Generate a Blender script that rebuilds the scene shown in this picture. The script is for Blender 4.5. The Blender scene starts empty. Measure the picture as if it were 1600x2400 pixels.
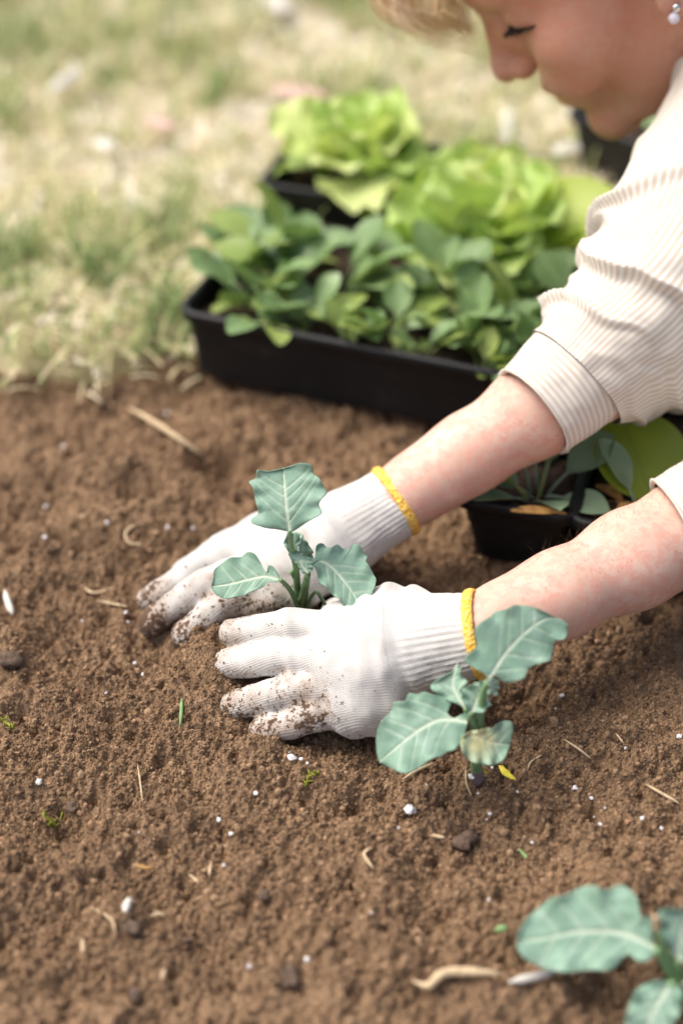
import bpy, math, random
import numpy as np
from mathutils import Vector, Matrix

random.seed(7)
RNG = np.random.default_rng(7)
SC = bpy.context.scene
COL = SC.collection

# ------------------------------------------------------------------ camera, sky, sun, exposure
PITCH = math.radians(38.0)
DIST = 1.12
CAM = np.array([0.0, -DIST*math.cos(PITCH), DIST*math.sin(PITCH)])
cam_d = bpy.data.cameras.new("camera")
cam_o = bpy.data.objects.new("camera", cam_d)
COL.objects.link(cam_o)
cam_o.location = CAM
cam_o.rotation_euler = (math.radians(90) - PITCH, 0, 0)
cam_d.sensor_fit = 'HORIZONTAL'
cam_d.sensor_width = 24.0
cam_d.lens = 50.0
cam_d.clip_start = 0.02
cam_d.clip_end = 500
cam_d.dof.use_dof = True
cam_d.dof.focus_distance = 0.93
cam_d.dof.aperture_fstop = 2.0
cam_d.dof.aperture_blades = 0
SC.camera = cam_o

SUN_EL, SUN_AZ = math.radians(60), math.radians(-75)     # azimuth measured from +y towards +x
world = bpy.data.worlds.new("World"); SC.world = world; world.use_nodes = True
wt = world.node_tree
sky = wt.nodes.new("ShaderNodeTexSky"); sky.sky_type = 'NISHITA'; sky.sun_disc = False
sky.sun_elevation = SUN_EL; sky.sun_rotation = SUN_AZ
sky.air_density = 0.8; sky.dust_density = 7.0; sky.ozone_density = 0.0
bg = wt.nodes["Background"]; bg.inputs[1].default_value = 0.115
wt.links.new(sky.outputs[0], bg.inputs[0])
sun_d = bpy.data.lights.new("sun", 'SUN'); sun_d.energy = 1.5; sun_d.angle = math.radians(42); sun_d.color = (1.0, 0.97, 0.935)
sun_o = bpy.data.objects.new("sun", sun_d); COL.objects.link(sun_o)
sdir = Vector((math.sin(SUN_AZ)*math.cos(SUN_EL), math.cos(SUN_AZ)*math.cos(SUN_EL), math.sin(SUN_EL)))
sun_o.rotation_euler = (-sdir).to_track_quat('-Z', 'Y').to_euler()
vs = SC.view_settings
vs.view_transform = 'Standard'; vs.look = 'None'; vs.gamma = 1.0; vs.use_curve_mapping = False
vs.exposure = 0.90

# ------------------------------------------------------------------ survey helpers: photo point + real height -> world
FOC = 50/24*1600
FW = np.array([0, math.cos(PITCH), -math.sin(PITCH)]); UP = np.array([0, math.sin(PITCH), math.cos(PITCH)]); RT = np.array([1.0, 0, 0])
def ray(px, py): return FW + RT*(px-800)/FOC + UP*(1200-py)/FOC
def at(px, py, z=0.0):
    d = ray(px, py); return CAM + d*(z-CAM[2])/d[2]
def dp(px, py, d): return CAM + ray(px, py)*d
def onplane(px, py, P, n):
    d = ray(px, py); return CAM + d*(np.dot(P-CAM, n)/np.dot(d, n))
def unit(v): v = np.asarray(v, float); return v/np.linalg.norm(v)

# ------------------------------------------------------------------ scene helpers
def tag(o, label=None, cat=None, group=None, kind=None):
    if label: o["label"] = label
    if cat: o["category"] = cat
    if group: o["group"] = group
    if kind: o["kind"] = kind
    return o
def empty(name, loc, label, cat, group=None):
    o = bpy.data.objects.new(name, None); COL.objects.link(o); o.location = Vector(loc); o.empty_display_size = 0.02
    return tag(o, label, cat, group)
def mesh_of(name, V, Fq, smooth=True, attrs=None, uv=None):
    V = np.asarray(V, np.float32); me = bpy.data.meshes.new(name)
    if isinstance(Fq, np.ndarray):
        k = Fq.shape[1]; n = len(Fq)
        me.vertices.add(len(V)); me.vertices.foreach_set("co", V.ravel())
        me.loops.add(n*k); me.loops.foreach_set("vertex_index", Fq.astype(np.int32).ravel())
        me.polygons.add(n); me.polygons.foreach_set("loop_start", np.arange(0, n*k, k, dtype=np.int32))
        try: me.polygons.foreach_set("loop_total", np.full(n, k, dtype=np.int32))
        except Exception: pass
        me.update(calc_edges=True); me.validate()
    else:
        me.from_pydata([tuple(map(float, v)) for v in V], [], Fq); me.update()
    me.polygons.foreach_set("use_smooth", np.full(len(me.polygons), smooth))
    if attrs:
        for nm, a in attrs.items():
            at_ = me.attributes.new(nm, 'FLOAT', 'POINT'); at_.data.foreach_set("value", np.asarray(a, np.float32))
    if uv is not None:
        l = me.uv_layers.new(name="UVMap"); li = np.empty(len(me.loops), np.int32); me.loops.foreach_get("vertex_index", li)
        l.data.foreach_set("uv", np.asarray(uv, np.float32)[li].ravel())
    return me
def obj(name, me, mat=None, parent=None, loc=None):
    o = bpy.data.objects.new(name, me); COL.objects.link(o)
    if mat is not None and me is not None and len(me.materials) == 0: me.materials.append(mat)
    if loc is not None: o.location = Vector(loc)
    if parent is not None:
        o.parent = parent
    return o
def obj_world(name, V, Fq, mat, parent, smooth=True, attrs=None, uv=None):
    """mesh given in world coordinates, stored relative to its (unrotated) parent"""
    off = np.zeros(3); p = parent
    while p is not None:
        off += np.array(p.location); p = p.parent
    return obj(name, mesh_of(name, np.asarray(V)-off, Fq, smooth, attrs, uv), mat, parent)

# ------------------------------------------------------------------ material helpers
class NT:
    def __init__(s, name):
        s.m = bpy.data.materials.new(name); s.m.use_nodes = True; s.t = s.m.node_tree
        s.b = s.t.nodes["Principled BSDF"]; s.out = s.t.nodes["Material Output"]
    def n(s, typ, props=None, **ins):
        nd = s.t.nodes.new("ShaderNode"+typ)
        for k, v in (props or {}).items(): setattr(nd, k, v)
        for k, v in ins.items(): s.set(nd, k, v)
        return nd
    def set(s, nd, k, v):
        key = int(k[1:]) if k[0] == 'i' and k[1:].isdigit() else k.replace('_', ' ')
        sock = nd.inputs[key]
        if isinstance(v, bpy.types.NodeSocket): s.t.links.new(v, sock)
        elif isinstance(v, bpy.types.Node): s.t.links.new(v.outputs[0], sock)
        elif isinstance(v, tuple) and sock.type == 'RGBA' and len(v) == 3: sock.default_value = (*v, 1)
        else: sock.default_value = v
    def attr(s, nm): return s.n("Attribute", {"attribute_name": nm}).outputs["Fac"]
    def coord(s, which="Object"): return s.n("TexCoord").outputs[which]
    def noise(s, scale, detail=3, rough=.55, vec=None, dist=0.0):
        return s.n("TexNoise", i0=(vec if vec is not None else s.coord()), Scale=scale, Detail=detail, Roughness=rough, Distortion=dist).outputs["Fac"]
    def ramp(s, fac, stops):
        r = s.n("ValToRGB", i0=fac); e = r.color_ramp.elements
        while len(e) < len(stops): e.new(0.5)
        for el, (p, c) in zip(e, stops):
            el.position = p; el.color = (c if len(c) == 4 else (*c, 1))
        return r.outputs[0]
    def mix(s, fac, a, b, mode='MIX'):
        nd = s.n("MixRGB", {"blend_type": mode}, i0=fac, i1=(a if not isinstance(a, tuple) or len(a) == 4 else (*a, 1)), i2=(b if not isinstance(b, tuple) or len(b) == 4 else (*b, 1)))
        return nd.outputs[0]
    def math(s, op, a, b=0.0, clamp=False):
        return s.n("Math", {"operation": op, "use_clamp": clamp}, i0=a, i1=b).outputs[0]
    def smooth(s, x, lo, hi):
        return s.n("MapRange", {"interpolation_type": 'SMOOTHSTEP'}, Value=x, From_Min=lo, From_Max=hi).outputs[0]
    def bump(s, h, strength=.5, dist=.001):
        return s.n("Bump", Height=h, Strength=strength, Distance=dist).outputs[0]
    def base(s, **k):
        for a, v in k.items():
            s.set(s.b, a, v)
        return s
    def translucent(s, col, w):
        tr = s.n("BsdfTranslucent", Color=(col if not isinstance(col, tuple) else (*col, 1)))
        mx = s.n("MixShader", i0=w, i1=s.b.outputs[0], i2=tr.outputs[0])
        s.t.links.new(mx.outputs[0], s.out.inputs[0]); return s

def M_soil():
    t = NT("soil"); co = t.n("NewGeometry").outputs["Position"]
    a = t.noise(900, 4, .65, co); b = t.noise(60, 3, .6, co); c = t.noise(9, 2, .5, co)
    base = t.ramp(a, [(.30, (.062, .038, .021)), (.5, (.205, .132, .076)), (.70, (.39, .270, .170))])
    base = t.mix(t.math('MULTIPLY', t.smooth(b, .4, .75), .45), base, (.25, .162, .095))
    base = t.mix(t.math('MULTIPLY', t.smooth(c, .5, .72), .35), base, (.112, .066, .035))
    sp = t.n("TexVoronoi", Scale=420.0, i0=co); 
    spk = t.math('MULTIPLY', t.smooth(t.n("SeparateColor", i0=sp.outputs["Color"]).outputs[0], .93, .97), t.math('SUBTRACT', 1.0, t.smooth(sp.outputs["Distance"], .25, .45)))
    base = t.mix(t.math('MULTIPLY', spk, .7), base, (.46, .26, .155))
    t.base(Base_Color=base, Roughness=.95, Specular_IOR_Level=.15, Normal=t.bump(a, .7, .0012))
    return t.m
def M_crumb():
    t = NT("soil_crumb"); co = t.n("NewGeometry").outputs["Position"]; v = t.attr("tone")
    base = t.ramp(v, [(.0, (.040, .024, .013)), (.35, (.155, .098, .055)), (.7, (.31, .207, .122)), (.93, (.47, .330, .205)), (1.0, (.48, .28, .17))])
    t.base(Base_Color=t.mix(.5, base, t.ramp(t.noise(1500, 3, .6, co), [(.3, (.056, .033, .018)), (.7, (.32, .205, .122))])), Roughness=.95, Specular_IOR_Level=.15)
    return t.m
def M_lawn():
    t = NT("lawn_soil"); co = t.n("NewGeometry").outputs["Position"]
    a = t.noise(14, 4, .6, co)
    t.base(Base_Color=t.ramp(a, [(.3, (.14, .14, .065)), (.5, (.36, .30, .17)), (.7, (.50, .42, .28))]), Roughness=.95); return t.m
def M_blade():
    t = NT("grass_blade"); v = t.attr("tone")
    c = t.ramp(v, [(0, (.10, .18, .050)), (.22, (.22, .33, .105)), (.40, (.46, .50, .22)), (.55, (.72, .64, .39)), (.85, (.84, .77, .57)), (1, (.88, .84, .74))])
    t.base(Base_Color=c, Roughness=.55, Specular_IOR_Level=.35).translucent(c, .3); return t.m
def M_kale(name="kale_leaf", tint=(1, 1, 1)):
    t = NT(name); v = t.attr("vein"); co = t.coord()
    n = t.noise(90, 4, .6, co); n2 = t.noise(700, 2, .5, co)
    T = lambda c: tuple(a*b for a, b in zip(c, tint))
    base = t.ramp(n, [(.3, T((.175, .305, .218))), (.55, T((.230, .378, .284))), (.75, T((.300, .445, .350)))])
    base = t.mix(t.math('MULTIPLY', t.smooth(n2, .5, .8), .25), base, T((.165, .31, .215)))
    vor = t.n("TexVoronoi", {"feature": 'DISTANCE_TO_EDGE'}, Scale=300.0, i0=t.n("VectorMath", {"operation": 'ADD'}, i0=co, i1=t.n("VectorMath", {"operation": 'SCALE'}, i0=t.n("TexNoise", i0=co, Scale=160.0).outputs["Color"], Scale=.004).outputs[0]).outputs[0]).outputs["Distance"]
    net = t.math('SUBTRACT', 1.0, t.smooth(vor, .015, .085)); bloom = t.noise(22, 3, .6, co)
    base = t.mix(t.math('MULTIPLY', t.smooth(bloom, .48, .75), .38), base, T((.42, .56, .50)))
    base = t.mix(t.math('MULTIPLY', net, .07), base, T((.40, .55, .44)))
    base = t.mix(t.math('MULTIPLY', v, .85), base, (.62, .70, .55))
    base = t.mix(t.attr("spot"), base, (.62, .58, .30))
    vs_ = t.n("TexVoronoi", Scale=160.0, i0=co); dk = t.math('MULTIPLY', t.smooth(t.n("SeparateColor", i0=vs_.outputs["Color"]).outputs[0], .90, .93), t.math('SUBTRACT', 1.0, t.smooth(vs_.outputs["Distance"], .06, .14)))
    base = t.mix(t.math('MULTIPLY', dk, .8), base, (.10, .065, .035))
    t.base(Base_Color=base, Roughness=.58, Specular_IOR_Level=.35, Normal=t.bump(t.math('ADD', t.math('ADD', t.math('MULTIPLY', n2, .3), t.math('MULTIPLY', n, .8)), t.math('MULTIPLY', net, -.14)), .4, .0012))
    t.translucent(t.mix(.5, base, (.16, .34, .10)), .14); return t.m
def M_plain(name, col, rough=.6, spec=.4, var=.15, scale=60, bump=0.0, **k):
    t = NT(name); co = t.coord(); n = t.noise(scale, 3, .6, co)
    d = tuple(c*(1-var) for c in col); l = tuple(min(1, c*(1+var)) for c in col)
    t.base(Base_Color=t.ramp(n, [(.3, d), (.7, l)]), Roughness=rough, Specular_IOR_Level=spec, **k)
    if bump: t.base(Normal=t.bump(t.noise(scale*6, 3, .6, co), bump, .001))
    return t.m
def M_leaf(name, dark, light, trans, rough=.42, tw=.25, vein=(.3, .4, .15)):
    t = NT(name); co = t.coord(); v = t.attr("vein"); oi = t.n("ObjectInfo").outputs["Random"]
    n = t.noise(40, 3, .6, co)
    base = t.mix(t.math('ADD', t.math('MULTIPLY', n, .6), t.math('MULTIPLY', oi, .4)), dark, light)
    base = t.mix(t.math('MULTIPLY', v, .5), base, vein)
    t.base(Base_Color=base, Roughness=rough, Specular_IOR_Level=.45, Normal=t.bump(t.noise(220, 2, .5, co), .25, .0015))
    t.translucent(t.mix(.6, base, trans), tw); return t.m
def M_skin():
    t = NT("skin"); co = t.coord()
    n = t.noise(28, 4, .6, co); n2 = t.noise(150, 3, .6, co); red = t.attr("red")
    base = t.ramp(n, [(.3, (.58, .375, .285)), (.5, (.65, .445, .355)), (.7, (.71, .52, .43))])
    base = t.mix(t.math('MULTIPLY', t.smooth(n2, .42, .60), .75), base, (.66, .345, .275))
    base = t.mix(t.math('MULTIPLY', red, .70), base, (.56, .225, .130))
    vo = t.n("TexVoronoi", Scale=330.0, i0=co)
    pick = t.smooth(t.n("SeparateColor", i0=vo.outputs["Color"]).outputs[0], .62, .78)
    fr = t.math('MULTIPLY', t.math('MULTIPLY', t.math('MULTIPLY', pick, t.math('ADD', .35, t.math('MULTIPLY', t.smooth(t.noise(45, 2, .5, co), .4, .65), 1.0))), t.math('SUBTRACT', 1.0, t.smooth(vo.outputs["Distance"], .10, .42))), .44)
    base = t.mix(fr, base, (.52, .24, .16))
    vo2 = t.n("TexVoronoi", Scale=175.0, i0=co); pk2 = t.smooth(t.n("SeparateColor", i0=vo2.outputs["Color"]).outputs[1], .55, .8)
    base = t.mix(t.math('MULTIPLY', t.math('MULTIPLY', pk2, t.math('SUBTRACT', 1.0, t.smooth(vo2.outputs["Distance"], .08, .46))), .36), base, (.60, .27, .20))
    t.base(Base_Color=base, Roughness=.5, Specular_IOR_Level=.35, Normal=t.bump(t.noise(900, 3, .6, co), .25, .0006))
    t.base(Subsurface_Weight=.12, Subsurface_Radius=(.006, .0025, .0015), Subsurface_Scale=.6)
    return t.m
def M_glove():
    t = NT("knit_cotton"); co = t.coord(); u = t.attr("across"); a = t.attr("along"); d = t.attr("dirt"); cf = t.attr("cuff")
    wob = t.math('MULTIPLY', t.noise(120, 2, .5, co), .0010)
    row = t.math('SINE', t.math('MULTIPLY', t.math('ADD', u, wob), 2*math.pi/.00135))
    st = t.math('SINE', t.math('MULTIPLY', t.math('ADD', a, wob), 2*math.pi/.0018))
    h = t.math('ADD', row, t.math('MULTIPLY', st, .45))
    base = t.mix(t.smooth(t.noise(45, 3, .6, co), .35, .7), (.585, .58, .56), (.525, .515, .49))
    base = t.mix(t.math('MULTIPLY', t.smooth(h, -.6, -1.4), .30), base, (.50, .46, .38))
    n1 = t.noise(170, 4, .62, co); n2 = t.noise(420, 3, .6, co); n3 = t.noise(38, 3, .6, co)
    m = t.math('ADD', t.math('MULTIPLY', n1, .55), t.math('MULTIPLY', n2, .45))
    thr = t.math('SUBTRACT', .80, t.math('MULTIPLY', d, .42))
    spk = t.smooth(t.math('SUBTRACT', m, thr), 0.0, .035)
    smear = t.math('MULTIPLY', t.smooth(t.math('ADD', t.math('ADD', t.math('MULTIPLY', n3, .6), t.math('MULTIPLY', n1, .4)), t.math('MULTIPLY', d, .50)), .62, .98), .72)
    base = t.mix(smear, base, (.30, .205, .135))
    base = t.mix(t.math('MULTIPLY', spk, .92), base, (.085, .046, .024))
    hh = t.math('ADD', t.math('MULTIPLY', h, .35), t.math('MULTIPLY', spk, 2.2))
    t.base(Base_Color=base, Roughness=.95, Specular_IOR_Level=.1, Sheen_Weight=.15, Normal=t.bump(hh, .45, .0005)); return t.m
def M_band():
    t = NT("yellow_yarn"); co = t.coord(); vo = t.n("TexVoronoi", Scale=430.0, i0=co)
    t.base(Base_Color=t.mix(t.smooth(vo.outputs["Distance"], .25, .6), (.80, .40, .02), (.84, .58, .16)), Roughness=.85, Specular_IOR_Level=.15, Normal=t.bump(vo.outputs["Distance"], .9, .0012)); return t.m
def M_shirt():
    t = NT("striped_linen"); uvn = t.n("UVMap").outputs[0]; x = t.n("SeparateXYZ", i0=uvn).outputs[0]; co = t.coord()
    w = t.math('SINE', t.math('MULTIPLY', t.math('ADD', x, t.math('MULTIPLY', t.noise(40, 2, .5, co), .12)), 2*math.pi))
    s = t.smooth(w, -.55, .55)
    th = t.noise(1400, 2, .6, co)
    base = t.mix(s, (.655, .64, .60), (.535, .465, .37))
    base = t.mix(t.math('MULTIPLY', th, .30), base, (.68, .66, .62))
    t.base(Base_Color=base, Roughness=.92, Specular_IOR_Level=.12, Sheen_Weight=.1, Normal=t.bump(t.math('ADD', th, t.math('MULTIPLY', s, .08)), .25, .0006)); return t.m
def M_hair():
    t = NT("strawberry_blonde_hair"); v = t.attr("tone")
    t.base(Base_Color=t.ramp(v, [(0, (.52, .31, .14)), (.5, (.74, .52, .29)), (1, (.88, .72, .50))]), Roughness=.38, Specular_IOR_Level=.5); return t.m
def M_perlite():
    t = NT("perlite"); co = t.coord(); n = t.noise(900, 3, .7, co)
    t.base(Base_Color=t.ramp(n, [(.3, (.50, .49, .48)), (.6, (.83, .83, .84))]), Roughness=.9, Normal=t.bump(n, .8, .0008)); return t.m
def M_plastic():
    t = NT("black_plastic"); co = t.coord()
    n = t.noise(35, 4, .65, co)
    t.base(Base_Color=t.mix(t.smooth(n, .58, .8), (.0070, .0078, .0098), (.040, .033, .027)), Roughness=t.ramp(n, [(.3, (.42,)*3), (.7, (.62,)*3)]), Specular_IOR_Level=.35, Normal=t.bump(t.noise(500, 2, .5, co), .12, .0008)); return t.m

MAT = dict(soil=M_soil(), crumb=M_crumb(), lawn=M_lawn(), blade=M_blade(), kale=M_kale(), skin=M_skin(), glove=M_glove(), band=M_band(), shirt=M_shirt(),
           hair=M_hair(), perlite=M_perlite(), plastic=M_plastic(),
           stem=M_plain("kale_stem", (.17, .30, .14), .5, .4, .2, 120), stembase=M_plain("purple_stem_base", (.20, .15, .17), .55, .4, .3, 200),
           spinach=M_leaf("spinach_leaf", (.095, .180, .058), (.27, .40, .175), (.25, .42, .07), .34, .22, (.34, .46, .24)),
           spinach_y=M_leaf("young_yellow_green_leaf", (.20, .31, .06), (.40, .50, .16), (.3, .42, .05), .42, .3, (.34, .40, .16)),
           lettuce=M_leaf("lettuce_leaf", (.33, .53, .11), (.62, .76, .29), (.46, .60, .06), .45, .34, (.58, .66, .30)),
           lettuce_y=M_leaf("pale_lettuce_leaf", (.52, .66, .18), (.74, .82, .40), (.60, .68, .10), .45, .34, (.66, .70, .36)),
           bigleaf=M_leaf("round_yellow_green_leaf", (.26, .40, .035), (.44, .54, .065), (.24, .34, .02), .42, .25, (.24, .33, .06)),
           greyleaf=M_leaf("grey_green_leaf", (.16, .28, .15), (.32, .46, .29), (.15, .28, .08), .5, .2, (.30, .36, .26)),
           straw=M_plain("dry_straw", (.52, .40, .25), .7, .3, .25, 300), root=M_plain("thin_root", (.33, .22, .13), .8, .2, .3, 300),
           dryleaf=M_plain("dry_ochre_leaf", (.48, .27, .09), .6, .3, .35, 90), pinkleaf=M_plain("fallen_pink_brown_leaf", (.48, .34, .28), .6, .3, .3, 60),
           whitebit=M_plain("pale_petal", (.60, .58, .52), .7, .3, .12, 150), green_bit=M_plain("green_blade", (.17, .30, .12), .55, .35, .2, 200),
           moss=M_plain("moss_sprig", (.26, .28, .04), .8, .2, .3, 400), yellow=M_plain("yellow_leaf_scrap", (.66, .56, .05), .5, .35, .2, 150),
           clod=M_plain("dark_clod", (.125, .088, .064), .9, .2, .45, 300, .6), potsoil=M_plain("potting_soil", (.045, .030, .022), .95, .15, .6, 260, .8),
           lash=M_plain("dark_lashes", (.018, .012, .010), .6, .3, .1, 50), silver=M_plain("silver", (.72, .70, .68), .2, .5, .05, 50, Metallic=1.0),
           pearl=M_plain("pearl", (.72, .68, .78), .15, .6, .15, 120), trousers=M_plain("denim", (.05, .075, .13), .9, .2, .25, 200, .4), shoe=M_plain("rubber_shoe", (.05, .05, .045), .6, .4, .2, 60),
           lip=M_plain("lip", (.50, .17, .14), .45, .4, .12, 150), bodyhair=M_plain("arm_hair", (.10, .06, .035), .5, .4, .1, 50))

# ------------------------------------------------------------------ numpy noise and signed-distance modelling
def vnoise(P, scale, seed=0):
    """smooth value noise, P (...,3)"""
    q = P*scale + seed*17.31; i = np.floor(q).astype(np.int64); f = q-i; f = f*f*(3-2*f)
    def h(a, b, c):
        n = (a*374761393 + b*668265263 + c*2147483647*31 + seed*97) & 0xffffffff
        n = ((n ^ (n >> 13))*1274126177) & 0xffffffff
        return ((n ^ (n >> 16)) & 0xffff)/65535.0
    x, y, z = i[..., 0], i[..., 1], i[..., 2]; u, v, w = f[..., 0], f[..., 1], f[..., 2]
    L = lambda a, b, t: a+(b-a)*t
    return L(L(L(h(x, y, z), h(x+1, y, z), u), L(h(x, y+1, z), h(x+1, y+1, z), u), v), L(L(h(x, y, z+1), h(x+1, y, z+1), u), L(h(x, y+1, z+1), h(x+1, y+1, z+1), u), v), w)*2-1

class Field:
    def __init__(s, lo, hi, vox):
        s.lo = np.array(lo, float); s.v = vox; s.n = np.ceil((np.array(hi)-s.lo)/vox).astype(int)+1
        s.f = np.full(s.n, 1.0, np.float32)
        s.ax = [(s.lo[i]+np.arange(s.n[i])*vox).astype(np.float32) for i in range(3)]
    def win(s, lo, hi, pad):
        a = np.clip(np.floor((np.array(lo)-pad-s.lo)/s.v).astype(int), 0, s.n); b = np.clip(np.ceil((np.array(hi)+pad-s.lo)/s.v).astype(int)+1, 0, s.n)
        sl = tuple(slice(x, y) for x, y in zip(a, b))
        return sl, np.stack(np.meshgrid(*[s.ax[i][sl[i]] for i in range(3)], indexing='ij'), -1)
    def comb(s, sl, d, k, carve=False):
        a = s.f[sl]
        if carve:
            h = np.maximum(k-np.abs(a+d), 0)/k; s.f[sl] = np.maximum(a, -d)+h*h*k*.25
        else:
            h = np.maximum(k-np.abs(a-d), 0)/k; s.f[sl] = np.minimum(a, d)-h*h*k*.25
    def cap(s, A, B, ra, rb, k=.01, carve=False):
        A = np.array(A, float); B = np.array(B, float); R = max(ra, rb)
        sl, P = s.win(np.minimum(A, B)-R, np.maximum(A, B)+R, k+2*s.v)
        if P.size == 0: return s
        ab = B-A; t = np.clip(((P-A)@ab)/max(ab@ab, 1e-12), 0, 1)
        d = np.sqrt((((P-A)-t[..., None]*ab)**2).sum(-1)) - (ra+(rb-ra)*t)
        s.comb(sl, d, k, carve); return s
    def path(s, pts, rs, k=.01, k0=None):
        for i in range(len(pts)-1): s.cap(pts[i], pts[i+1], rs[i], rs[i+1], (k0 if i == 0 and k0 else k))
        return s
    def ell(s, C, r, M=None, k=.01, carve=False):
        C = np.array(C, float); r = np.array(r, float); R = r.max()
        sl, P = s.win(C-R, C+R, k+2*s.v)
        if P.size == 0: return s
        q = P-C
        if M is not None: q = q@np.array(M)
        k0 = np.sqrt(((q/r)**2).sum(-1)); k1 = np.sqrt(((q/(r*r))**2).sum(-1))+1e-9
        s.comb(sl, k0*(k0-1)/k1, k, carve); return s
    def mesh(s, smooth=1):
        f = s.f; neg = f < 0
        cn = [neg[i:f.shape[0]-1+i, j:f.shape[1]-1+j, l:f.shape[2]-1+l] for i in (0, 1) for j in (0, 1) for l in (0, 1)]
        cnt = sum(c.astype(np.int8) for c in cn); act = (cnt > 0) & (cnt < 8)
        idx = np.argwhere(act); vid = np.full(act.shape, -1, np.int64); vid[act] = np.arange(len(idx))
        off = np.array([(i, j, l) for i in (0, 1) for j in (0, 1) for l in (0, 1)])
        vals = np.stack([f[idx[:, 0]+o[0], idx[:, 1]+o[1], idx[:, 2]+o[2]] for o in off], 1)
        acc = np.zeros((len(idx), 3)); c = np.zeros(len(idx))
        for a in range(8):
            for b in range(a+1, 8):
                if abs(off[a]-off[b]).sum() != 1: continue
                m = (vals[:, a] < 0) != (vals[:, b] < 0); t = vals[m, a]/(vals[m, a]-vals[m, b])
                acc[m] += off[a]+(off[b]-off[a])*t[:, None]; c[m] += 1
        V = (idx+acc/c[:, None])*s.v+s.lo
        faces = []
        for ax in range(3):
            u, w = (ax+1) % 3, (ax+2) % 3
            sl0 = [slice(None)]*3; sl1 = [slice(None)]*3; sl0[ax] = slice(0, -1); sl1[ax] = slice(1, None)
            A = neg[tuple(sl0)]; B = neg[tuple(sl1)]; e = np.argwhere(A != B)
            e = e[(e[:, u] > 0) & (e[:, w] > 0) & (e[:, u] < f.shape[u]-1) & (e[:, w] < f.shape[w]-1)]
            flip = ~A[e[:, 0], e[:, 1], e[:, 2]]
            def cell(du, dw):
                q = e.copy(); q[:, u] -= du; q[:, w] -= dw; return vid[q[:, 0], q[:, 1], q[:, 2]]
            Q = np.stack([cell(1, 1), cell(0, 1), cell(0, 0), cell(1, 0)], 1); Q[flip] = Q[flip][:, ::-1]; faces.append(Q)
        Fq = np.concatenate(faces)
        for _ in range(smooth):
            S = np.zeros_like(V); n = np.zeros(len(V))
            for a in range(4):
                i, j = Fq[:, a], Fq[:, (a+1) % 4]
                for k in range(3): S[:, k] += np.bincount(i, V[j, k], len(V))+np.bincount(j, V[i, k], len(V))
                n += np.bincount(i, minlength=len(V))+np.bincount(j, minlength=len(V))
            V = V*.5+.5*S/np.maximum(n, 1)[:, None]
        return V, Fq
def tube(pts, rs, seg=8, cap=True):
    pts = np.asarray(pts, float); rs = np.broadcast_to(np.asarray(rs, float), (len(pts),)); n = len(pts)
    T = np.gradient(pts, axis=0); T /= np.linalg.norm(T, axis=1)[:, None]+1e-12
    ref = np.array([0, 0, 1.]) if abs(T[0][2]) < .9 else np.array([1., 0, 0]); V = []
    s = np.cross(T[0], ref); s /= np.linalg.norm(s)
    for i in range(n):
        s = s-T[i]*np.dot(s, T[i]); s /= np.linalg.norm(s)+1e-12; b = np.cross(T[i], s)
        for k in range(seg):
            a = 2*math.pi*k/seg; V.append(pts[i]+rs[i]*(s*math.cos(a)+b*math.sin(a)))
    Fq = [(i*seg+k, i*seg+(k+1) % seg, (i+1)*seg+(k+1) % seg, (i+1)*seg+k) for i in range(n-1) for k in range(seg)]
    if cap: Fq += [tuple(range(seg))[::-1], tuple((n-1)*seg+k for k in range(seg))]
    return np.array(V), Fq
def spline(pts, n):
    P = np.asarray(pts, float)
    if len(P) == 2: return P[0]+(P[1]-P[0])*np.linspace(0, 1, n)[:, None]
    d = np.r_[0, np.cumsum(np.sqrt((np.diff(P, axis=0)**2).sum(1))**.5)]; t = np.linspace(0, d[-1], n); out = []
    E0, E1 = 2*P[0]-P[1], 2*P[-1]-P[-2]; Q = np.vstack([E0, P, E1])
    for x in t:
        i = min(max(np.searchsorted(d, x, side='right')-1, 0), len(P)-2); u = (x-d[i])/(d[i+1]-d[i]+1e-12)
        a, b, c, e = Q[i], Q[i+1], Q[i+2], Q[i+3]
        out.append(.5*(2*b+(c-a)*u+(2*a-5*b+4*c-e)*u*u+(3*b-a-3*c+e)*u**3))
    return np.array(out)
def resample(pts, n):
    P = np.asarray(pts, float); d = np.r_[0, np.cumsum(np.linalg.norm(np.diff(P, axis=0), axis=1))]
    t = np.linspace(0, d[-1], n); return np.stack([np.interp(t, d, P[:, k]) for k in range(P.shape[1])], 1)
def merge(parts):
    V, Fq, o = [], [], 0
    for v, f in parts:
        V.append(np.asarray(v)); Fq += [tuple(i+o for i in q) for q in f]; o += len(v)
    return np.vstack(V), Fq

# ------------------------------------------------------------------ the setting: soil bed, lawn ground, grass
DENTS = []     # (x, y, amplitude, radius x, radius y)
def dent(px, py, amp, rx, ry=None):
    p = at(px, py, 0); DENTS.append((p[0], p[1], amp, rx, ry or rx))
dent(690, 1455, .026, .075); dent(430, 1600, .006, .05); dent(503, 1590, .010, .017, .030); dent(350, 1480, .006, .02, .015)
dent(335, 1168, -.020, .020, .010); dent(352, 1182, -.020, .010, .006); dent(305, 1150, -.012, .013, .008); dent(380, 1150, -.012, .007, .012); dent(345, 1205, .010, .020, .008); dent(240, 1110, .012, .05, .035); dent(300, 1130, .014, .03); dent(485, 1095, -.018, .017, .009); dent(462, 1116, -.014, .008, .012); dent(515, 1082, -.014, .012, .006); dent(470, 1135, .010, .018, .008); dent(560, 1010, .014, .05, .035); dent(410, 1190, .012, .018, .022); dent(540, 1105, -.016, .016)
dent(100, 1180, -.006, .04); dent(1190, 1630, -.026, .032, .028); dent(1400, 1740, .012, .07, .05); dent(765, 1415, -.030, .022, .016)
dent(1115, 1830, .007, .04); dent(870, 1800, -.006, .03); dent(620, 1830, .007, .05, .03); dent(150, 1940, -.012, .02); dent(250, 1950, .008, .03)
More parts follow.
